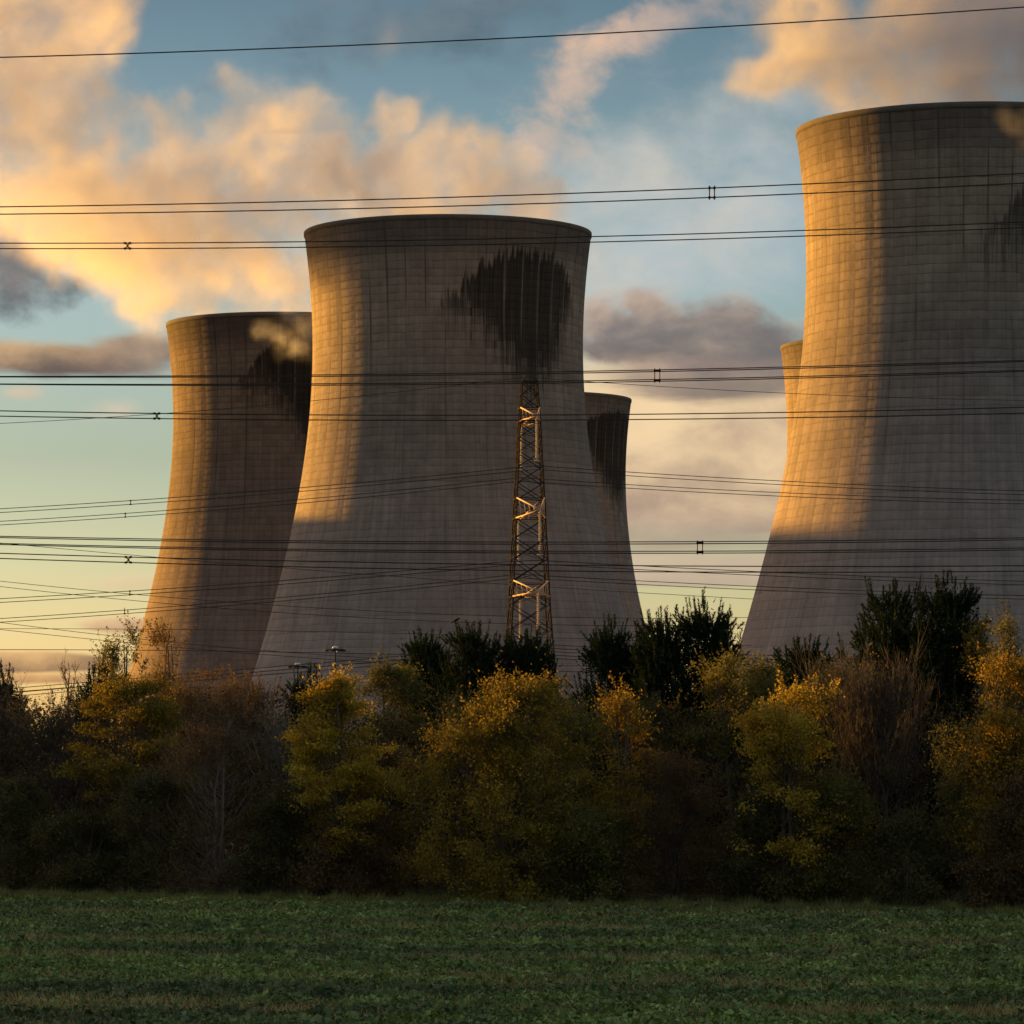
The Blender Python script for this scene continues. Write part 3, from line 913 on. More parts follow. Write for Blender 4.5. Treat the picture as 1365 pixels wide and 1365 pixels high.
LEAFY = [
    # name, px, d, top, width, leaf, bark, label, options
    ('yellow_tree', 170, 149, 905, 150, 'gold', BARK, 'olive yellow tree with a ragged round crown, leftmost yellow tree of the belt', dict(cb=0.32, nc=210, nl=70, prof='round', sig=0.30, zsq=0.45)),
    ('russet_shrub', 290, 147.5, 968, 180, 'russet', PALEBARK, 'russet brown shrub with pale stems right of the olive yellow tree', dict(cb=0.08, nc=230, nl=40, prof='shrub', stems=3, sig=0.36, ls=0.09)),
    ('olive_shrub', 205, 146.5, 1035, 95, 'dark', PALEBARK, 'dim grey olive shrub under the leftmost yellow tree', dict(cb=0.06, nc=130, nl=50, prof='shrub', stems=2)),
    ('brown_tree', 262, 172, 886, 150, 'brown', BARK, 'hazy brown domed tree in front of the foot of the leftmost cooling tower', dict(cb=0.15, nc=200, nl=50, prof='round', ls=0.10)),
    ('brown_tree', 352, 169, 900, 120, 'brown', BARK, 'dull brown tree in front of the gap between the two left cooling towers', dict(cb=0.15, nc=170, nl=50, prof='round', ls=0.10)),
    ('yellow_tree', 450, 147, 899, 168, 'yellow', BARK, 'bright yellow conical tree with layered leaves below the floodlight mast', dict(cb=0.22, nc=230, nl=78, prof='cone', sig=0.30, zsq=0.38)),
    ('olive_tree', 522, 163, 885, 92, 'olive', BARK, 'dark olive tree squeezed between the bright yellow tree and the pines', dict(cb=0.10, nc=150, nl=60, prof='round')),
    ('orange_sapling', 556, 148.5, 1005, 66, 'amber', BARK, 'small orange leaved sapling at the left flank of the big golden bush', dict(cb=0.14, nc=70, nl=34, prof='tall', stems=1, sparse=0.5)),
    ('golden_bush', 690, 145, 905, 258, 'gold', BARK, 'big round golden olive bush in the middle of the treeline below the pylon', dict(cb=0.03, nc=420, nl=80, prof='shrub', stems=3, sig=0.34, tip=0.02)),
    ('yellow_sapling', 828, 146.5, 912, 112, 'amber', BARK, 'sparse tall amber leaved sapling right of the big golden bush', dict(cb=0.15, nc=130, nl=42, prof='tall', stems=2, sparse=0.55, sig=0.26)),
    ('russet_shrub', 900, 147, 1000, 128, 'russet', BARK, 'dull reddish brown dome shrub below the big pine in the centre', dict(cb=0.03, nc=220, nl=58, prof='shrub', stems=3, ls=0.08, sig=0.3)),
    ('skyline_sapling', 962, 174, 842, 56, 'olive', BARK, 'thin leafy sapling against the bright sky right of the big central pine', dict(cb=0.25, nc=60, nl=26, prof='tall', stems=2, sparse=0.6, sig=0.2)),
    ('olive_tree', 985, 160, 864, 130, 'olive', BARK, 'dull olive tree in front of the left foot of the largest cooling tower', dict(cb=0.10, nc=220, nl=62, prof='round')),
    ('yellow_tree', 1048, 146, 915, 180, 'yellow', BARK, 'sunlit yellow tree with loose sprays left of the bare grey tree', dict(cb=0.20, nc=260, nl=52, prof='tall', sparse=0.45, sig=0.27, zsq=0.55)),
    ('olive_tree', 1125, 160, 885, 105, 'olive', BARK, 'drab olive tree behind the bare grey tree, left of the tallest pine', dict(cb=0.1, nc=160, nl=56, prof='round')),
    ('yellow_tree', 1338, 147, 868, 125, 'amber', BARK, 'amber yellow tree rising at the right edge beside the bare grey tree', dict(cb=0.18, nc=240, nl=62, prof='tall', sparse=0.35)),
    ('olive_tree', 1342, 168, 815, 84, 'olive', BARK, 'slim golden olive tree standing up behind the amber tree at the right edge', dict(cb=0.2, nc=150, nl=52, prof='tall', sparse=0.3)),
    ('orange_sapling', 1309, 170, 818, 44, 'amber', BARK, 'narrow orange tipped sapling touching the right side of the tallest pine', dict(cb=0.3, nc=60, nl=36, prof='tall', stems=1, sparse=0.5)),
    ('olive_tree', 1288, 147.5, 955, 108, 'olive', PALEBARK, 'slender olive tree with a bent pale trunk right of the bare grey tree', dict(cb=0.28, nc=150, nl=44, prof='tall', stems=1, sparse=0.4)),
    ('brown_shrub', 1352, 146, 1035, 110, 'brown', BARK, 'brown shrub low at the right edge of the field margin', dict(cb=0.04, nc=150, nl=56, prof='shrub', stems=3)),
    ('olive_shrub', 1112, 147, 1035, 128, 'olive', BARK, 'olive shrub below the sunlit yellow tree, left of the forked bare trunk', dict(cb=0.05, nc=190, nl=56, prof='shrub', stems=3)),
    ('olive_shrub', 1010, 146.5, 1060, 105, 'dark', BARK, 'dark olive shrub between the reddish dome shrub and the sunlit yellow tree', dict(cb=0.04, nc=150, nl=56, prof='shrub', stems=3)),
    ('dark_tree', 760, 160, 930, 130, 'olive', BARK, 'shaded olive tree filling the gap between the golden bush and the amber sapling', dict(cb=0.1, nc=170, nl=58, prof='round')),
    ('dark_tree', 615, 161, 925, 110, 'dark', BARK, 'shaded dark tree behind the left shoulder of the golden bush', dict(cb=0.1, nc=150, nl=58, prof='round')),
    ('dark_tree', 502, 152, 990, 110, 'brown', BARK, 'dark brown tree between the bright yellow tree and the orange sapling', dict(cb=0.08, nc=160, nl=58, prof='round')),
    ('dark_tree', 885, 161, 935, 120, 'dark', BARK, 'shaded dark tree behind the reddish brown dome shrub', dict(cb=0.1, nc=150, nl=58, prof='round')),
    ('dark_shrub', 372, 147, 1052, 120, 'dark', BARK, 'dark shrub between the russet shrub and the bright yellow tree', dict(cb=0.04, nc=150, nl=56, prof='shrub', stems=3)),
    ('dark_shrub', 466, 146.5, 1092, 120, 'brown', BARK, 'low brown shrub at the foot of the bright yellow tree', dict(cb=0.04, nc=140, nl=56, prof='shrub', stems=3)),
    ('dark_shrub', 120, 147, 1075, 130, 'dark', BARK, 'dark shrub on the field edge just left of the olive yellow tree', dict(cb=0.04, nc=150, nl=56, prof='shrub', stems=3)),
    ('dark_shrub', 18, 148, 1040, 130, 'dark', BARK, 'blackish shrub in the left corner of the treeline', dict(cb=0.04, nc=150, nl=56, prof='shrub', stems=3)),
    ('olive_shrub', 775, 144.5, 1075, 120, 'olive', BARK, 'low olive shrub at the right foot of the golden bush', dict(cb=0.04, nc=140, nl=56, prof='shrub', stems=3)),
    ('olive_shrub', 1215, 146, 1085, 120, 'dark', BARK, 'low dark shrub around the trunk of the bare grey tree', dict(cb=0.04, nc=140, nl=50, prof='shrub', stems=3)),
    ('skyline_sapling', 140, 185, 852, 64, 'olive', BARK, 'sparse leafy sapling on the left skyline just right of the small dark pine', dict(cb=0.3, nc=64, nl=30, prof='tall', stems=2, sparse=0.55, sig=0.2)),
    ('skyline_sapling', 176, 184, 836, 52, 'olive', BARK, 'tallest leafy sapling on the left skyline beside the tower edge', dict(cb=0.3, nc=64, nl=30, prof='tall', stems=2, sparse=0.5, sig=0.2)),
    ('skyline_sapling', 222, 182, 834, 92, 'russet', BARK, 'thin russet sapling in front of the leftmost tower foot', dict(cb=0.3, nc=80, nl=20, prof='tall', stems=3, sparse=0.7, sig=0.25)),
]
for k, (nm, px, d, top, wid, leaf, bark, label, op) in enumerate(LEAFY):
    rng = np.random.default_rng(100 + k)
    H, Rr = size(px, d, top, wid)
    wd, lv = leafy_tree(rng, H, Rr, leaf, bark, **dict(op, nc=int(op['nc'] * 1.35), nl=int(op['nl'] * 1.6), ls=op.get('ls', 0.12) * 0.88, sig=op.get('sig', 0.32) * 0.82))
    place_tree(nm, 'shrub' if 'shrub' in nm or 'bush' in nm else ('sapling' if 'sapling' in nm else 'tree'), label, 'autumn trees of the field edge belt', wd, lv, px, d, bark, LM[leaf])

BARE = [
    ('bare_tree', -8, 160, 905, 130, 'brown', BARK, 'dark twiggy tree at the very left edge of the treeline', dict(n1=46, n2=8, n3=8, leaf=3500, stems=2, up=0.5)),
    ('bare_tree', 78, 157, 912, 150, 'brown', BARK, 'dark twiggy tree filling the belt left of the olive yellow tree', dict(n1=50, n2=8, n3=8, leaf=4200, stems=2, up=0.5)),
    ('bare_tree', 320, 164, 908, 140, 'brown', BARK, 'dusky half bare tree behind the russet shrub', dict(n1=44, n2=8, n3=7, leaf=2600, stems=2, up=0.6)),
    ('bare_tree', 388, 158, 930, 100, 'dark', PALEBARK, 'dark half bare tree with curved pale stems left of the bright yellow tree', dict(n1=36, n2=7, n3=7, leaf=1500, stems=2, up=0.7)),
    ('bare_tree', 1192, 150, 850, 205, 'brown', GREYBARK, 'leafless grey tree with a fan of fine upright twigs before the tallest pine', dict(n1=64, n2=8, n3=9, leaf=500, stems=2, up=0.75, cb=0.30, thick=1.1)),
    ('bare_tree', 86, 187, 862, 60, 'brown', BARK, 'small leafless tree sticking up on the left skyline', dict(n1=16, n2=5, n3=3, leaf=160, stems=1, up=0.6, cb=0.45)),
]
for k, (nm, px, d, top, wid, leaf, bark, label, op) in enumerate(BARE):
    rng = np.random.default_rng(300 + k)
    H, Rr = size(px, d, top, wid)
    wd, lv = bare_tree(rng, H, Rr, **op)
    place_tree(nm, 'tree', label, 'bare trees of the field edge belt', wd, lv, px, d, bark, LM[leaf])

PINES = [
    (566, 174, 836, 74, 'slim dark pine left of the broad pine in front of the middle tower', dict()),
    (640, 171, 828, 110, 'broad dark pine with the bird perched on its tip', dict()),
    (700, 172, 832, 90, 'dark pine hiding the pylon foot, right of the pine with the bird', dict()),
    (812, 169, 816, 100, 'open limbed dark pine just right of the pylon', dict(per=7, droop=0.1)),
    (885, 167, 806, 90, 'dark pine left half of the central pair against the bright sky', dict()),
    (930, 167.5, 794, 100, 'tall dark pine with finger like candles against the bright sky in the centre', dict(top=1.2)),
    (1064, 164, 846, 92, 'low bushy pine in front of the left foot of the largest tower', dict()),
    (1192, 172, 772, 140, 'left and slightly lower pine of the tallest pair, before the largest tower', dict()),
    (1250, 171, 760, 116, 'tallest pine of all, before the largest tower', dict()),
    (413, 170, 880, 50, 'small dark pine spire left of the floodlight mast', dict(whorls=12, per=6)),
    (122, 178, 878, 56, 'small dark pine on the left skyline between two saplings', dict(whorls=12, per=6)),
    (10, 176, 880, 52, 'small dark pine on the skyline at the left edge', dict(whorls=12, per=6)),
]
for k, (px, d, top, wid, label, op) in enumerate(PINES):
    rng = np.random.default_rng(500 + k)
    H, Rr = size(px, d, top, wid * 1.22)
    wd, lv = pine_tree(rng, H, Rr, **op)
    place_tree('pine_tree', 'pine tree', label, 'pines of the field edge belt', wd, lv, px, d, PINEBARK, LM['pine'])

# the belt runs on past both edges of the frame
def named(word):
    return next(o_ for o_ in C.objects if word in o_.get('label', ''))


for word, px, d, rz, sc, label in (
        ('slim golden olive', 1440, 150, 1.0, 1.0, 'golden tree of the belt just beyond the right edge'),
        ('tallest pine of all', 1500, 172, 2.0, 0.9, 'first pine of the belt beyond the right edge'),
        ('dull olive tree in front', 1560, 152, 0.5, 1.05, 'olive tree of the belt beyond the right edge'),
        ('dull reddish brown dome', 1490, 147, 2.2, 1.1, 'russet shrub of the belt beyond the right edge'),
        ('sunlit yellow tree with loose', 1650, 149, 1.4, 1.0, 'loose yellow tree of the belt beyond the right edge'),
        ('big round golden olive', 1790, 149, 2.4, 0.95, 'golden bush of the belt beyond the right edge'),
        ('tall dark pine with finger', 1730, 168, 0.8, 1.0, 'second pine of the belt beyond the right edge'),
        ('dark twiggy tree filling', -130, 156, 1.9, 1.0, 'twiggy tree of the belt beyond the left edge'),
        ('dusky half bare tree', -230, 156, 0.7, 1.1, 'dusky tree of the belt beyond the left edge'),
        ('russet brown shrub with pale', -330, 153, 2.5, 1.0, 'russet shrub of the belt beyond the left edge')):
    dd = d + 8.5 - 17.5 * px / 1365.0
    copy_tree(named(word), ((px - 682.5) * dd / F, dd, -0.05), rz, sc, label, 'trees of the belt beyond the frame')

# ------------------------------------------------------------------ the wood behind, one dark mass
rng = np.random.default_rng(77)
wx = [-1600, 0, 130, 300, 400, 520, 700, 850, 950, 1050, 1150, 1300, 1365, 2000]
wy = [900, 918, 928, 912, 910, 925, 935, 905, 898, 896, 890, 905, 895, 900]
nc = 4300
px_ = rng.uniform(-650, 2150, nc)
dd_ = rng.uniform(157, 190, nc)
hx = CAMZ + (HY - np.interp(px_, wx, wy)) * dd_ / F
hx *= 0.86 + 0.14 * np.sin(px_ * 0.045 + dd_ * 0.5) * np.sin(px_ * 0.017 + 1.0)
zc = hx * rng.uniform(0, 1, nc) ** 0.75 * 0.97
cc = np.stack([(px_ - 682.5) * dd_ / F, dd_ + 8.5 - 17.5 * px_ / 1365, zc], 1)
# added unseen taller wood far beyond the left edge, shaped to block low sun
n2_ = 3600
xl = -rng.uniform(190, 232, n2_)
yl = rng.uniform(40, 215, n2_) + 0.72 * np.abs(xl)
hl = 20.9 + 2.2 * np.sin(yl * 0.21 + 0.6) + 1.6 * np.sin(yl * 0.47 + xl * 0.2)
cc = np.concatenate([cc, np.stack([xl, yl, hl * rng.uniform(0, 1, n2_) ** 0.6], 1)])
nc = len(cc)
ii = np.repeat(np.arange(nc), 105)
far_ = (cc[ii, 0] < -180)[:, None]
pos = cc[ii] + rng.normal(size=(len(ii), 3)) * np.array([0.55, 0.55, 0.38]) * np.where(far_, 2.4, 1.0)
k_ = pos[:, 2] > 0.02
v, f = leaves(rng, pos[k_], np.where(far_[k_], 0.5, 0.145))
wood_o = meshobj('woodland', v, f, leaf_material('woodland_leaf', [(0.028, 0.022, 0.012), (0.066, 0.050, 0.024), (0.12, 0.085, 0.036)], 0.15))
tag(wood_o, 'dark brown mass of wood behind the field edge trees', 'woodland', kind='stuff')

# ------------------------------------------------------------------ undergrowth, field margin, crop: too many blades to count
def margin_d(x):
    """distance of the belt's foot at ground x"""
    px = 682.5 + x * F / 148.0
    return 145.5 + 8.5 - 17.5 * px / 1365.0


rng = np.random.default_rng(9)
n = 68000
x = rng.uniform(-54, 54, n)
back = rng.uniform(0, 1, n) ** 1.5 * 14
clump = 0.5 + 0.5 * np.sin(x * 1.7 + 2 * np.sin(x * 0.6)) * np.sin(back * 1.1 + x * 0.4)
hh = (0.5 + 1.7 * clump + 0.10 * back) * rng.uniform(0, 1, n) ** 0.7
pos = np.stack([x, margin_d(x) + back + rng.normal(size=n) * 0.2, hh], 1)
v, f = leaves(rng, pos, 0.11)
u = meshobj('undergrowth', v, f, LM['brown'])
tag(u, 'dark tangle of brambles and scrub under the trees', 'undergrowth', kind='stuff')


def blades(rng, pos, h, wdt, lean=0.35):
    n = len(pos)
    a = rng.uniform(0, 6.28, n)
    side = np.stack([np.cos(a), np.sin(a), np.zeros(n)], 1) * (wdt * 0.5)
    tip = pos + np.stack([rng.normal(size=n) * lean, rng.normal(size=n) * lean, np.ones(n)], 1) * (h * rng.uniform(0.5, 1.2, n))[:, None]
    v = np.stack([pos - side, pos + side, tip], 1)
    return v.reshape(-1, 3), np.arange(n * 3).reshape(-1, 3)


grassm = leaf_material('margin_grass', [(0.07, 0.085, 0.03), (0.17, 0.18, 0.065), (0.34, 0.31, 0.14)], 0.25)
n = 80000
x = rng.uniform(-54, 54, n)
y = margin_d(x) - 0.5 - rng.uniform(0, 1, n) * (7.0 + 1.6 * np.sin(x * 0.35) + 1.4 * np.sin(x * 1.13 + 1)) + 1.5
pos = np.stack([x, y, np.zeros(n)], 1)
hg = 0.22 + 0.22 * np.clip(np.sin(x * 1.9 + 2 * np.sin(x * 0.53)) * np.sin(y * 1.3 + x * 0.7) + 0.5 * np.sin(x * 4.7), 0, 1.3)
v, f = blades(rng, pos, hg, 0.035)
tag(meshobj('grass', v, f, grassm), 'rough yellowing grass strip between crop and trees', 'grass', kind='stuff')

# the crop: broad dark leaves, thin in dry strips that run across the field
cropm = leaf_material('crop_leaf', [(0.032, 0.056, 0.015), (0.125, 0.190, 0.056), (0.31, 0.39, 0.155)], 0.12, gloss=0.02, patch=True)
strawm = leaf_material('straw', [(0.14, 0.115, 0.05), (0.36, 0.285, 0.125), (0.55, 0.44, 0.21)], 0.2)


def dry(x, y):
    """1 in the dry strips"""
    q = np.sin(y * 0.62 + 0.9 * np.sin(x * 0.10) + 0.02 * x) + 0.55 * np.sin(y * 1.37 + 1.6 + 0.7 * np.sin(x * 0.17 + 1)) + 0.5 * np.sin(x * 0.31 + 2.1 * np.sin(y * 0.21)) + 0.45 * np.sin(x * 0.9 + y * 0.7 + 1.5 * np.sin(x * 0.37)) + 0.3 * np.sin(x * 2.3 - y * 1.9)
    return q


n = 330000
y = 76 + (rng.uniform(0, 1, n) ** 1.15) * 72
x = rng.uniform(-1, 1, n) * (16 + y * 0.165)
k = (y < margin_d(x) - 4.8 - 1.2 * np.sin(x * 0.8) + rng.normal(size=n) * 0.5) & (dry(x, y) + rng.normal(size=n) * 0.45 < 1.05)
x, y = x[k], y[k]
n = len(x)
tuft = np.sin(x * 2.1 + 1.3 * np.sin(y * 1.1)) * np.sin(y * 1.7 + np.sin(x * 0.9)) + 0.6 * np.sin(x * 5.1 + y) * np.sin(y * 4.3 - x)
k = tuft + rng.normal(size=n) * 0.35 > -0.62
x, y, tuft = x[k], y[k], tuft[k]
n = len(x)
hgt = 0.04 + 0.19 * rng.uniform(0, 1, n) * np.clip(0.5 + 0.6 * tuft, 0.06, 1.7)
v, f = leaves(rng, np.stack([x, y, hgt], 1), 0.108 * np.clip(0.95 + 0.45 * tuft, 0.5, 1.7)[:, None], flat=0.8, aspect=0.72)
tag(meshobj('crop_leaves', v, f, cropm), 'low dark green leaf crop covering the field', 'crop', kind='stuff')
n = 220000
y = 76 + (rng.uniform(0, 1, n) ** 1.15) * 68
x = rng.uniform(-1, 1, n) * (16 + y * 0.165)
k = dry(x, y) + rng.normal(size=n) * 0.42 > 1.0
k |= rng.uniform(0, 1, n) < 0.10
x, y = x[k], y[k]
v, f = blades(rng, np.stack([x, y, np.zeros(len(x))], 1), 0.21, 0.024, 0.6)
tag(meshobj('stubble', v, f, strawm), 'dry straw coloured stubble showing in strips through the crop', 'stubble', kind='stuff')


# ------------------------------------------------------------------ power lines and the lattice pylon
WIRE = plain('cable_metal', (0.045, 0.042, 0.040), 0.8, 0.0, var=0.15, spec=0.05)
FITTING = plain('fitting_metal', (0.035, 0.033, 0.032), 0.6, 0.5, var=0.15)
STEEL = plain('shaded_steel', (0.034, 0.029, 0.026), 0.9, 0.0, var=0.35, scale=1.5, spec=0.02)  # legs and bracing: darker copy of the arm steel, shade put into the colour
ARMSTEEL = plain('sunlit_steel', (0.42, 0.30, 0.22), 0.7, 0.0, var=0.2, scale=1.5)  # same steel on the crossarms, warm sunlight painted into the colour
GLASS = plain('insulator_glaze', (0.60, 0.46, 0.34), 0.3, 0.0, var=0.2, scale=8)


def on_line(px, p0, dr):
    """where along the ground line p0 + t dr the ray through pixel column px crosses it"""
    k = (px - 682.5) / F
    return (k * p0[1] - p0[0]) / (dr[0] - k * dr[1])


def sagging(meas, p0, dr, t0, t1, n=70, wts=None):
    """fit a parabola (the cable's sag) through measured pixels on the vertical plane over the line p0 + t dr"""
    T, Z = [], []
    for px, py in meas:
        t = on_line(px, p0, dr)
        T.append(t)
        Z.append(CAMZ + (HY - py) * (p0[1] + t * dr[1]) / F)
    co = np.polyfit(T, Z, 2 if len(T) > 2 else 1, w=wts)
    t = np.linspace(t0, t1, n)
    return lambda tt: np.array([p0[0] + tt * dr[0], p0[1] + tt * dr[1], np.polyval(co, tt)]), np.stack([p0[0] + t * dr[0], p0[1] + t * dr[1], np.polyval(co, t)], 1)


def line_thing(label, group, strands, p0, dr, t0, t1, r, spacers=(), quad=False):
    """strands: list of (measured pixels, depth offset). spacers: pixel columns"""
    root = empty('power_line', (0, 0, 0))
    tag(root, label, 'power line', group)
    fn = []
    for meas, off in strands:
        q0 = (p0[0], p0[1] + off)
        f_, pts = sagging(meas, q0, dr, t0, t1)
        g = Geo()
        g.path(pts, r, 6)
        g.build('conductor', WIRE, root, True)
        fn.append((f_, q0))
    for px in spacers:
        P_ = [f_(on_line(px, q0, dr)) for f_, q0 in fn]
        e = np.array([dr[0], dr[1], 0.0])
        g = Geo()
        if quad:
            w_ = 0.13
            h_ = len(P_) // 2
            up, dn = sum(P_[:h_]) / h_, sum(P_[h_:]) / h_
            for sx in (-1, 1):
                g.tubes([up + e * sx * w_ + [0, 0, 0.12]], [dn + e * sx * w_ - [0, 0, 0.12]], r * 1.0, r * 1.0, 6)
            for mid in (up, dn):
                g.tubes([mid - e * w_ * 1.3], [mid + e * w_ * 1.3], r * 1.2, r * 1.2, 6)
                for sx in (-1, 1):
                    g.box(*(lambda m_: (m_[0] - .055, m_[0] + .055, m_[1] - .12, m_[1] + .12, m_[2] - .05, m_[2] + .05))(mid + e * sx * w_))
        else:
            up, dn = P_[0], P_[1]
            w_ = 0.5 * abs(up[2] - dn[2])
            for sx in (-1, 1):
                g.tubes([up + e * sx * w_ * 0.9 + [0, 0, 0.05]], [dn - e * sx * w_ * 0.9 - [0, 0, 0.05]], r * 1.1, r * 1.1, 6)
                for m_ in (up + e * sx * w_ * 0.9, dn + e * sx * w_ * 0.9):
                    g.box(m_[0] - .06, m_[0] + .06, m_[1] - .06, m_[1] + .06, m_[2] - .06, m_[2] + .06)
        g.build('spacer', FITTING, root)
    return root


G1 = 'cables of the nearer power line'
D1 = (1.0, 0.0)
r1 = 0.033
line_thing('single earth wire crossing the top of the sky above all other cables', G1, [([(0, 76), (350, 66), (683, 51), (1000, 32), (1365, 10)], 0)], (0, 212), D1, -120, 120, 0.036)
line_thing('upper near twin cable with a square spacer left of the largest tower', G1, [
    ([(0, 275.6), (220, 272.5), (590, 263.6), (810, 256), (950, 250), (1165, 241.5), (1365, 231)], 0),
    ([(0, 285.5), (220, 283), (590, 275), (810, 268.5), (950, 263), (1165, 254), (1365, 244)], 0.0)], (0, 205), D1, -120, 120, r1, spacers=(949,), quad=True)
g_ = line_thing('upper far twin cable with a crossed spacer before the golden steam', G1, [
    ([(0, 324), (220, 324), (590, 319.5), (810, 315), (1165, 303.5), (1365, 296)], 0),
    ([(0, 331.5), (220, 331), (590, 327), (810, 322.5), (1165, 311), (1365, 303.5)], 0)], (0, 221), D1, -120, 120, r1, spacers=(170,))
line_thing('middle near bundle of four cables with a square spacer before the dark cloud', G1, [
    ([(0, 501.2), (220, 502), (830, 493.5), (1050, 489.3), (1165, 486), (1365, 480.5)], 0),
    ([(0, 502.4), (220, 503), (830, 496), (1050, 491.5), (1165, 488), (1365, 482)], 0.4),
    ([(0, 511.5), (220, 512.7), (830, 506.5), (1050, 502.5), (1165, 499), (1365, 493.5)], 0),
    ([(0, 512.5), (220, 513.5), (830, 509), (1050, 505), (1165, 501), (1365, 495)], 0.4)], (0, 205), D1, -120, 120, r1 * 0.85, spacers=(876,), quad=True)
line_thing('middle far twin cable with a crossed spacer left of the leftmost tower', G1, [
    ([(0, 547.5), (220, 551.5), (830, 552.5), (1050, 549.5), (1165, 547.5), (1365, 543)], 0),
    ([(0, 554.5), (220, 558.5), (830, 559.5), (1050, 556.5), (1165, 555), (1365, 551)], 0)], (0, 221), D1, -120, 120, r1, spacers=(209,))
line_thing('lower near bundle of four cables with a square spacer between pylon and largest tower', G1, [
    ([(0, 714.7), (220, 719), (830, 722), (1050, 721.5), (1165, 720), (1365, 717)], 0),
    ([(0, 716.5), (220, 721.2), (830, 725), (1050, 724.2), (1165, 722.5), (1365, 719.5)], 0.4),
    ([(0, 724.5), (220, 729), (830, 735), (1050, 734.3), (1165, 733), (1365, 730.5)], 0),
    ([(0, 726), (220, 731), (830, 737.6), (1050, 737), (1165, 735.5), (1365, 733)], 0.4)], (0, 205), D1, -120, 120, r1 * 0.85, spacers=(933,), quad=True)
line_thing('lower far twin cable with a crossed spacer left of the leftmost tower foot', G1, [
    ([(0, 737.5), (220, 744), (830, 753.5), (1050, 755.5), (1165, 755), (1365, 754)], 0),
    ([(0, 744.5), (220, 751), (830, 762.3), (1050, 762.8), (1165, 762.2), (1365, 761.5)], 0)], (0, 221), D1, -120, 120, r1, spacers=(171,))
# the lattice pylon of the second line, seen along its cross arms
PA = R(6.5)
PYX, PYY = (705.5 - 682.5) * 457 / F, 457.0
pyl = empty('lattice_pylon', (PYX, PYY, 0), PA)
tag(pyl, 'grey steel lattice pylon standing before the middle cooling tower', 'pylon')
PT = 48.6


def pw(z):
    """half width of the pylon body at height z"""
    return np.interp(z, [0, 20.8, 45.5, PT], [3.9, 2.25, 1.10, 0.85])


corners = [(-1, -1), (1, -1), (1, 1), (-1, 1)]
for sx, sy in corners:
    g = Geo()
    zs = np.linspace(0, PT, 12)
    pts = np.stack([sx * pw(zs), sy * pw(zs), zs], 1)
    g.path(pts, np.linspace(0.13, 0.075, 12), 4)
    g.build('leg', STEEL, pyl)
g = Geo()
levels = [0.0]
while levels[-1] < PT - 1.2:
    levels.append(min(PT, levels[-1] + max(1.6, 1.25 * pw(levels[-1]))))
for z0, z1 in zip(levels[:-1], levels[1:]):
    for k in range(4):
        c0, c1 = corners[k], corners[(k + 1) % 4]
        p = lambda c, z: np.array([c[0] * pw(z), c[1] * pw(z), z])
        g.tubes([p(c0, z0), p(c1, z0)], [p(c1, z1), p(c0, z1)], 0.07, 0.07, 4)
        if z1 > 15:
            zm = (z0 + z1) / 2
            g.tubes([p(c0, z0)], [p(c1, zm)], 0.035, 0.035, 4)
for z in (23.8, 25.3, 32.8, 35.1, 44.0, 45.5, PT):
    for k in range(4):
        c0, c1 = corners[k], corners[(k + 1) % 4]
        g.tubes([(c0[0] * pw(z), c0[1] * pw(z), z)], [(c1[0] * pw(z), c1[1] * pw(z), z)], 0.07, 0.07, 4)
g.build('bracing', STEEL, pyl)
g = Geo()
for sx, sy in corners:
    g.tubes([(sx * pw(PT), sy * pw(PT), PT)], [(0, 0, 49.7)], 0.06, 0.04, 4)
g.build('peak', STEEL, pyl)
ARM = [(44.0, 45.5, 7.5, 44.0), (32.8, 35.1, 10.5, 33.2), (23.8, 25.6, 8.8, 24.1)]
tips = {}
for ai, (zl, zu, L, zt) in enumerate(ARM):
    for sy in (-1, 1):
        g = Geo()
        tip = np.array([0.0, sy * L, zt])
        at = {(sx, k): np.array([sx * pw(z), sy * pw(z), z]) for sx in (-1, 1) for k, z in (('l', zl), ('u', zu))}
        for q in at.values():
            g.tubes([q], [tip], 0.10, 0.075, 4)
        for i in range(1, 5):
            f = i / 5
            L_, R_ = at[(-1, 'l')] * (1 - f) + tip * f, at[(1, 'l')] * (1 - f) + tip * f
            f2 = (i - 0.5) / 5
            U_ = at[(-1, 'u')] * (1 - f2) + tip * f2, at[(1, 'u')] * (1 - f2) + tip * f2
            g.tubes([L_, L_, R_, U_[0]], [R_, U_[0], U_[1], U_[1]], 0.035, 0.035, 4)
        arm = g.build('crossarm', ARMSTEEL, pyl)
        g = Geo()
        n_ = 22
        z = zt - 0.35 - np.arange(n_) * 0.205
        for zz_ in z:
            g.tubes([(0, sy * L, zz_ + 0.05), (0, sy * L, zz_)], [(0, sy * L, zz_), (0, sy * L, zz_ - 0.07)], [0.08, 0.20], [0.20, 0.11], 8)
        g.tubes([(0, sy * L, zt)], [(0, sy * L, z[-1] - 0.45)], 0.035, 0.035, 5)
        g.tubes([(-0.35, sy * L, z[-1] - 0.40)], [(0.35, sy * L, z[-1] - 0.40)], 0.06, 0.06, 5)
        g.build('insulator_string', GLASS, arm)
        wp_ = Matrix.Rotation(PA, 3, 'Z') @ Vector((0, sy * L, 0)) + Vector((PYX, PYY, 0))
        tips[(ai, sy)] = (wp_.x, wp_.y)

G2 = 'cables strung on the lattice pylon'
D2 = (math.cos(PA), math.sin(PA))
r2 = 0.042


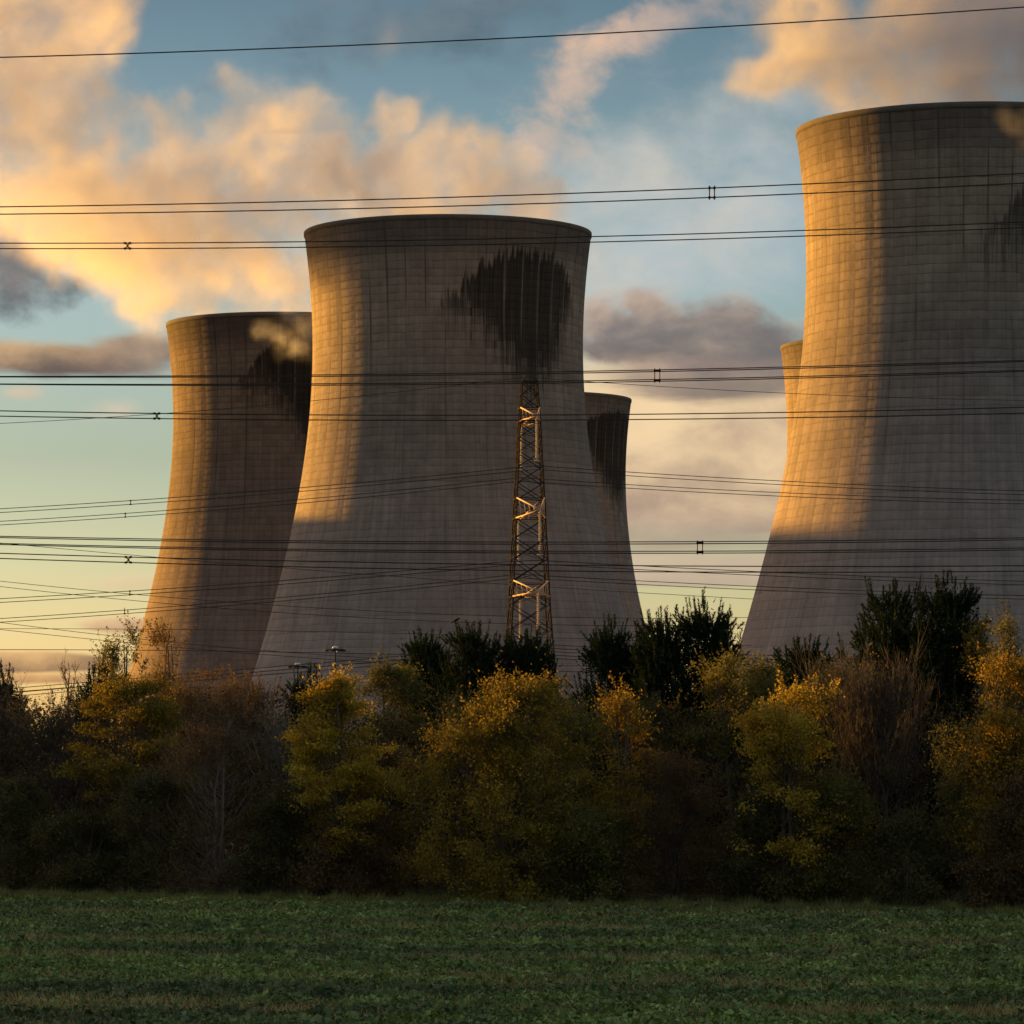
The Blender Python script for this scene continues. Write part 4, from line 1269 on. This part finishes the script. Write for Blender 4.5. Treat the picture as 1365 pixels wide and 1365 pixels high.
def second(label, key, left, right, sep=0.42, spacers=(), both=True):
    p0 = tips[key]
    root = empty('power_line', (0, 0, 0))
    tag(root, label, 'power line', G2)
    F_ = []
    for off in (0.0, sep):
        for side, meas in (('l', left), ('r', right)):
            ms = [(px, py) for px, py in meas]
            t0, t1 = (-190, 0) if side == 'l' else (0, 190)
            f_, pts = sagging(ms, p0, D2, t0, t1, 50)
            pts[:, 2] -= off
            if side == 'l':
                F_.append((f_, off))
                allp = pts
            else:
                allp = np.concatenate([allp[:-1], pts])
                # both half spans meet at the clamp
                k = len(pts)
                jump = pts[0, 2] - allp[-k - 1, 2]
        g = Geo()
        g.path(allp, r2, 5)
        g.build('conductor', WIRE, root, True)
    for px in spacers:
        t = on_line(px, p0, D2)
        a_ = F_[0][0](t)
        g = Geo()
        g.tubes([a_ + [0, 0, 0.08]], [a_ - [0, 0, sep + 0.08]], 0.055, 0.055, 6)
        g.box(a_[0] - .1, a_[0] + .1, a_[1] - .08, a_[1] + .08, a_[2] - .07, a_[2] + .07)
        g.box(a_[0] - .1, a_[0] + .1, a_[1] - .08, a_[1] + .08, a_[2] - sep - .07, a_[2] - sep + .07)
        g.build('spacer', FITTING, root)


second('upper front twin cable of the pylon, rising from the left past the leftmost tower', (0, -1), [(0, 678.3), (220, 664), (450, 646), (700, 622)], [(705, 620), (760, 624.5), (830, 628), (1050, 642), (1165, 647), (1365, 654.5)], spacers=(174,))
second('upper rear twin cable of the pylon, just below the upper front one', (0, 1), [(0, 694.8), (220, 681), (450, 661), (690, 637)], [(700, 637), (760, 641.5), (830, 645), (1050, 657.5), (1165, 661.5), (1365, 667)], spacers=(167,))
second('middle front twin cable of the pylon', (1, -1), [(0, 798), (220, 785), (450, 768), (705, 746)], [(712, 746), (830, 754), (1050, 763.5), (1165, 768), (1365, 775)], spacers=(173,))
second('middle rear twin cable of the pylon, just below the middle front one', (1, 1), [(0, 824.3), (220, 810), (450, 789), (690, 766)], [(700, 766), (840, 773.5), (1050, 783.5), (1165, 788), (1365, 794)], spacers=(166,))
second('lowest front twin cable of the pylon, skimming the treetops', (2, -1), [(0, 919), (380, 887), (540, 875), (705, 860)], [(710, 858), (780, 862), (1050, 875), (1365, 884)])
second('lowest rear twin cable of the pylon, half hidden by treetops', (2, 1), [(0, 925), (380, 892), (540, 880.5), (690, 867)], [(700, 867), (780, 870), (1050, 884), (1365, 893)])
root = empty('power_line', (0, 0, 0))
tag(root, 'thin single earth wire at the very top of the pylon', 'power line', G2)
p0 = (PYX, PYY)
_, pa = sagging([(0, 564.5), (110, 558.5), (220, 551), (675, 505.5), (700, 502)], p0, D2, -190, 0, 50)
_, pb = sagging([(705, 502), (830, 513.2), (1050, 523.8), (1165, 528.5), (1365, 534)], p0, D2, 0, 190, 50)
g = Geo()
g.path(np.concatenate([pa[:-1], pb]), 0.032, 5)
g.build('conductor', WIRE, root, True)

# a third, farther line: thin single cables running down to the right behind the treetops
G3 = 'thin cables of the farthest power line'
D3 = (0.905, 0.425)
for label, meas, q0 in (
        ('thin far cable crossing just under the lower near bundle at the left edge', [(32, 727), (220, 743.5), (846, 790), (1007, 798.5)], (-60, 708)),
        ('thin far cable, upper one of the two crossing the middle pylon cables at left', [(0, 774.5), (145, 789.5), (300, 802), (700, 822)], (-60, 700)),
        ('thin far cable, lower one of the two crossing the middle pylon cables at left', [(0, 782), (97, 792), (200, 803), (340, 814), (700, 832)], (-60, 712)),
        ('thin far cable starting on the lowest twin cables at the left edge', [(0, 830), (187, 851), (380, 870), (700, 886)], (-60, 700)),
        ('lowest thin far cable sloping into the saplings at left', [(0, 839), (155, 855.5), (400, 876), (700, 893)], (-60, 712))):
    root = empty('power_line', (0, 0, 0))
    tag(root, label, 'power line', G3)
    _, pts = sagging(meas, q0, D3, -160, 190, 60)
    g = Geo()
    g.path(pts, 0.05, 5)
    g.build('conductor', WIRE, root, True)
for label, py, q0, r_ in (('level far cable low over the left skyline', 866, (0, 680), 0.06), ('faint level far cable just above the low one on the left skyline', 838, (0, 690), 0.045)):
    root = empty('power_line', (0, 0, 0))
    tag(root, label, 'power line', G3)
    _, pts = sagging([(0, py), (150, py + 0.5), (300, py + 2)], q0, (1.0, 0.0), -190, 60, 50)
    g = Geo()
    g.path(pts, r_, 5)
    g.build('conductor', WIRE, root, True)

# ------------------------------------------------------------------ floodlight masts and the bird
MAST = plain('mast_steel', (0.035, 0.034, 0.034), 0.8, 0.0, spec=0.05)
HOOD = plain('mast_hood', (0.62, 0.62, 0.62), 0.4)
LENS = plain('floodlight_glass', (0.75, 0.8, 0.85), 0.15)
for k, (px, py, Y, label) in enumerate(((447, 866, 650, 'floodlight mast with a ring of lamps rising above the bright yellow tree'), (397, 888, 690, 'second floodlight mast, its white cap just showing over the small pine spire'))):
    p = P(px, py, Y)
    mt = empty('floodlight_mast', (p.x, p.y, 0))
    tag(mt, label, 'floodlight mast', 'floodlight masts of the power station')
    g = Geo(); g.tubes([(0, 0, 0)], [(0, 0, p.z + 0.3)], 0.22, 0.10, 10); g.build('pole', MAST, mt, True)
    t = np.linspace(0, 2 * math.pi, 25)
    g = Geo(); g.path(np.stack([1.45 * np.cos(t), 1.45 * np.sin(t), np.full(25, p.z)], 1), 0.07, 6)
    for a in (0, 1, 2, 3):
        g.tubes([(0, 0, p.z)], [(1.45 * math.cos(a * 1.571), 1.45 * math.sin(a * 1.571), p.z)], 0.05, 0.05, 6)
    g.build('ring', MAST, mt)
    v, f = lathe([(0.02, p.z + 0.62), (0.3, p.z + 0.58), (0.5, p.z + 0.42), (0.55, p.z + 0.22), (0.02, p.z + 0.2)], 16)
    meshobj('cap', v, f, HOOD, mt, True)
    for a in range(6):
        an = a * math.pi / 3 + 0.3
        g = Geo(); g.box(-0.30, 0.30, -0.22, 0.22, -0.14, 0.12); g.box(-0.24, 0.24, 0.221, 0.235, -0.10, 0.08)
        lamp = g.build('lamp', MAST, mt)
        lamp.location = (1.5 * math.cos(an), 1.5 * math.sin(an), p.z - 0.12)
        lamp.rotation_euler = (R(-35), 0, an - math.pi / 2)
        g = Geo(); g.box(-0.25, 0.25, -0.16, 0.16, -0.16, -0.143)
        g.build('glass', LENS, lamp)

pk = None
for o_ in C.objects:
    if o_.name.startswith('needles') and o_.parent and 'bird perched' in o_.parent.get('label', ''):
        cv = np.empty(len(o_.data.vertices) * 3, np.float32)
        o_.data.vertices.foreach_get('co', cv)
        cv = cv.reshape(-1, 3) + np.array(o_.parent.location)
        near_ = cv[(cv[:, 0] * F / cv[:, 1] + 682.5) < 632]
        pk = near_[near_[:, 2].argmax()]
bx, by, bz = float(pk[0]), float(pk[1]), float(pk[2]) - 0.06
g = Geo()
ax = [(-0.17, 0, -0.06), (-0.10, 0, -0.01), (-0.03, 0, 0.02), (0.05, 0, 0.055), (0.10, 0, 0.085), (0.135, 0, 0.10), (0.165, 0, 0.10), (0.19, 0, 0.094)]
g.path(np.array(ax), np.array([0.012, 0.035, 0.058, 0.062, 0.042, 0.040, 0.02, 0.004]), 10)
bird = g.build('bird', plain('dark_plumage', (0.022, 0.021, 0.023), 0.6), None, True, (bx, by, bz))
bird.rotation_euler = (0, 0, R(-18))
tag(bird, 'small dark bird perched on the top shoot of a pine', 'bird')
g = Geo()
g.tubes([(-0.12, 0, -0.015), (-0.16, 0.0, -0.05)], [(-0.16, 0, -0.05), (-0.27, 0, -0.12)], [0.03, 0.026], [0.026, 0.02], 6)
g.build('tail', plain('dark_tail', (0.018, 0.018, 0.02), 0.6), bird)
g = Geo()
g.tubes([(0.0, 0.03, -0.03), (0.0, -0.03, -0.03)], [(0.01, 0.03, -0.12), (0.01, -0.03, -0.12)], 0.008, 0.006, 5)
g.build('legs', FITTING, bird)
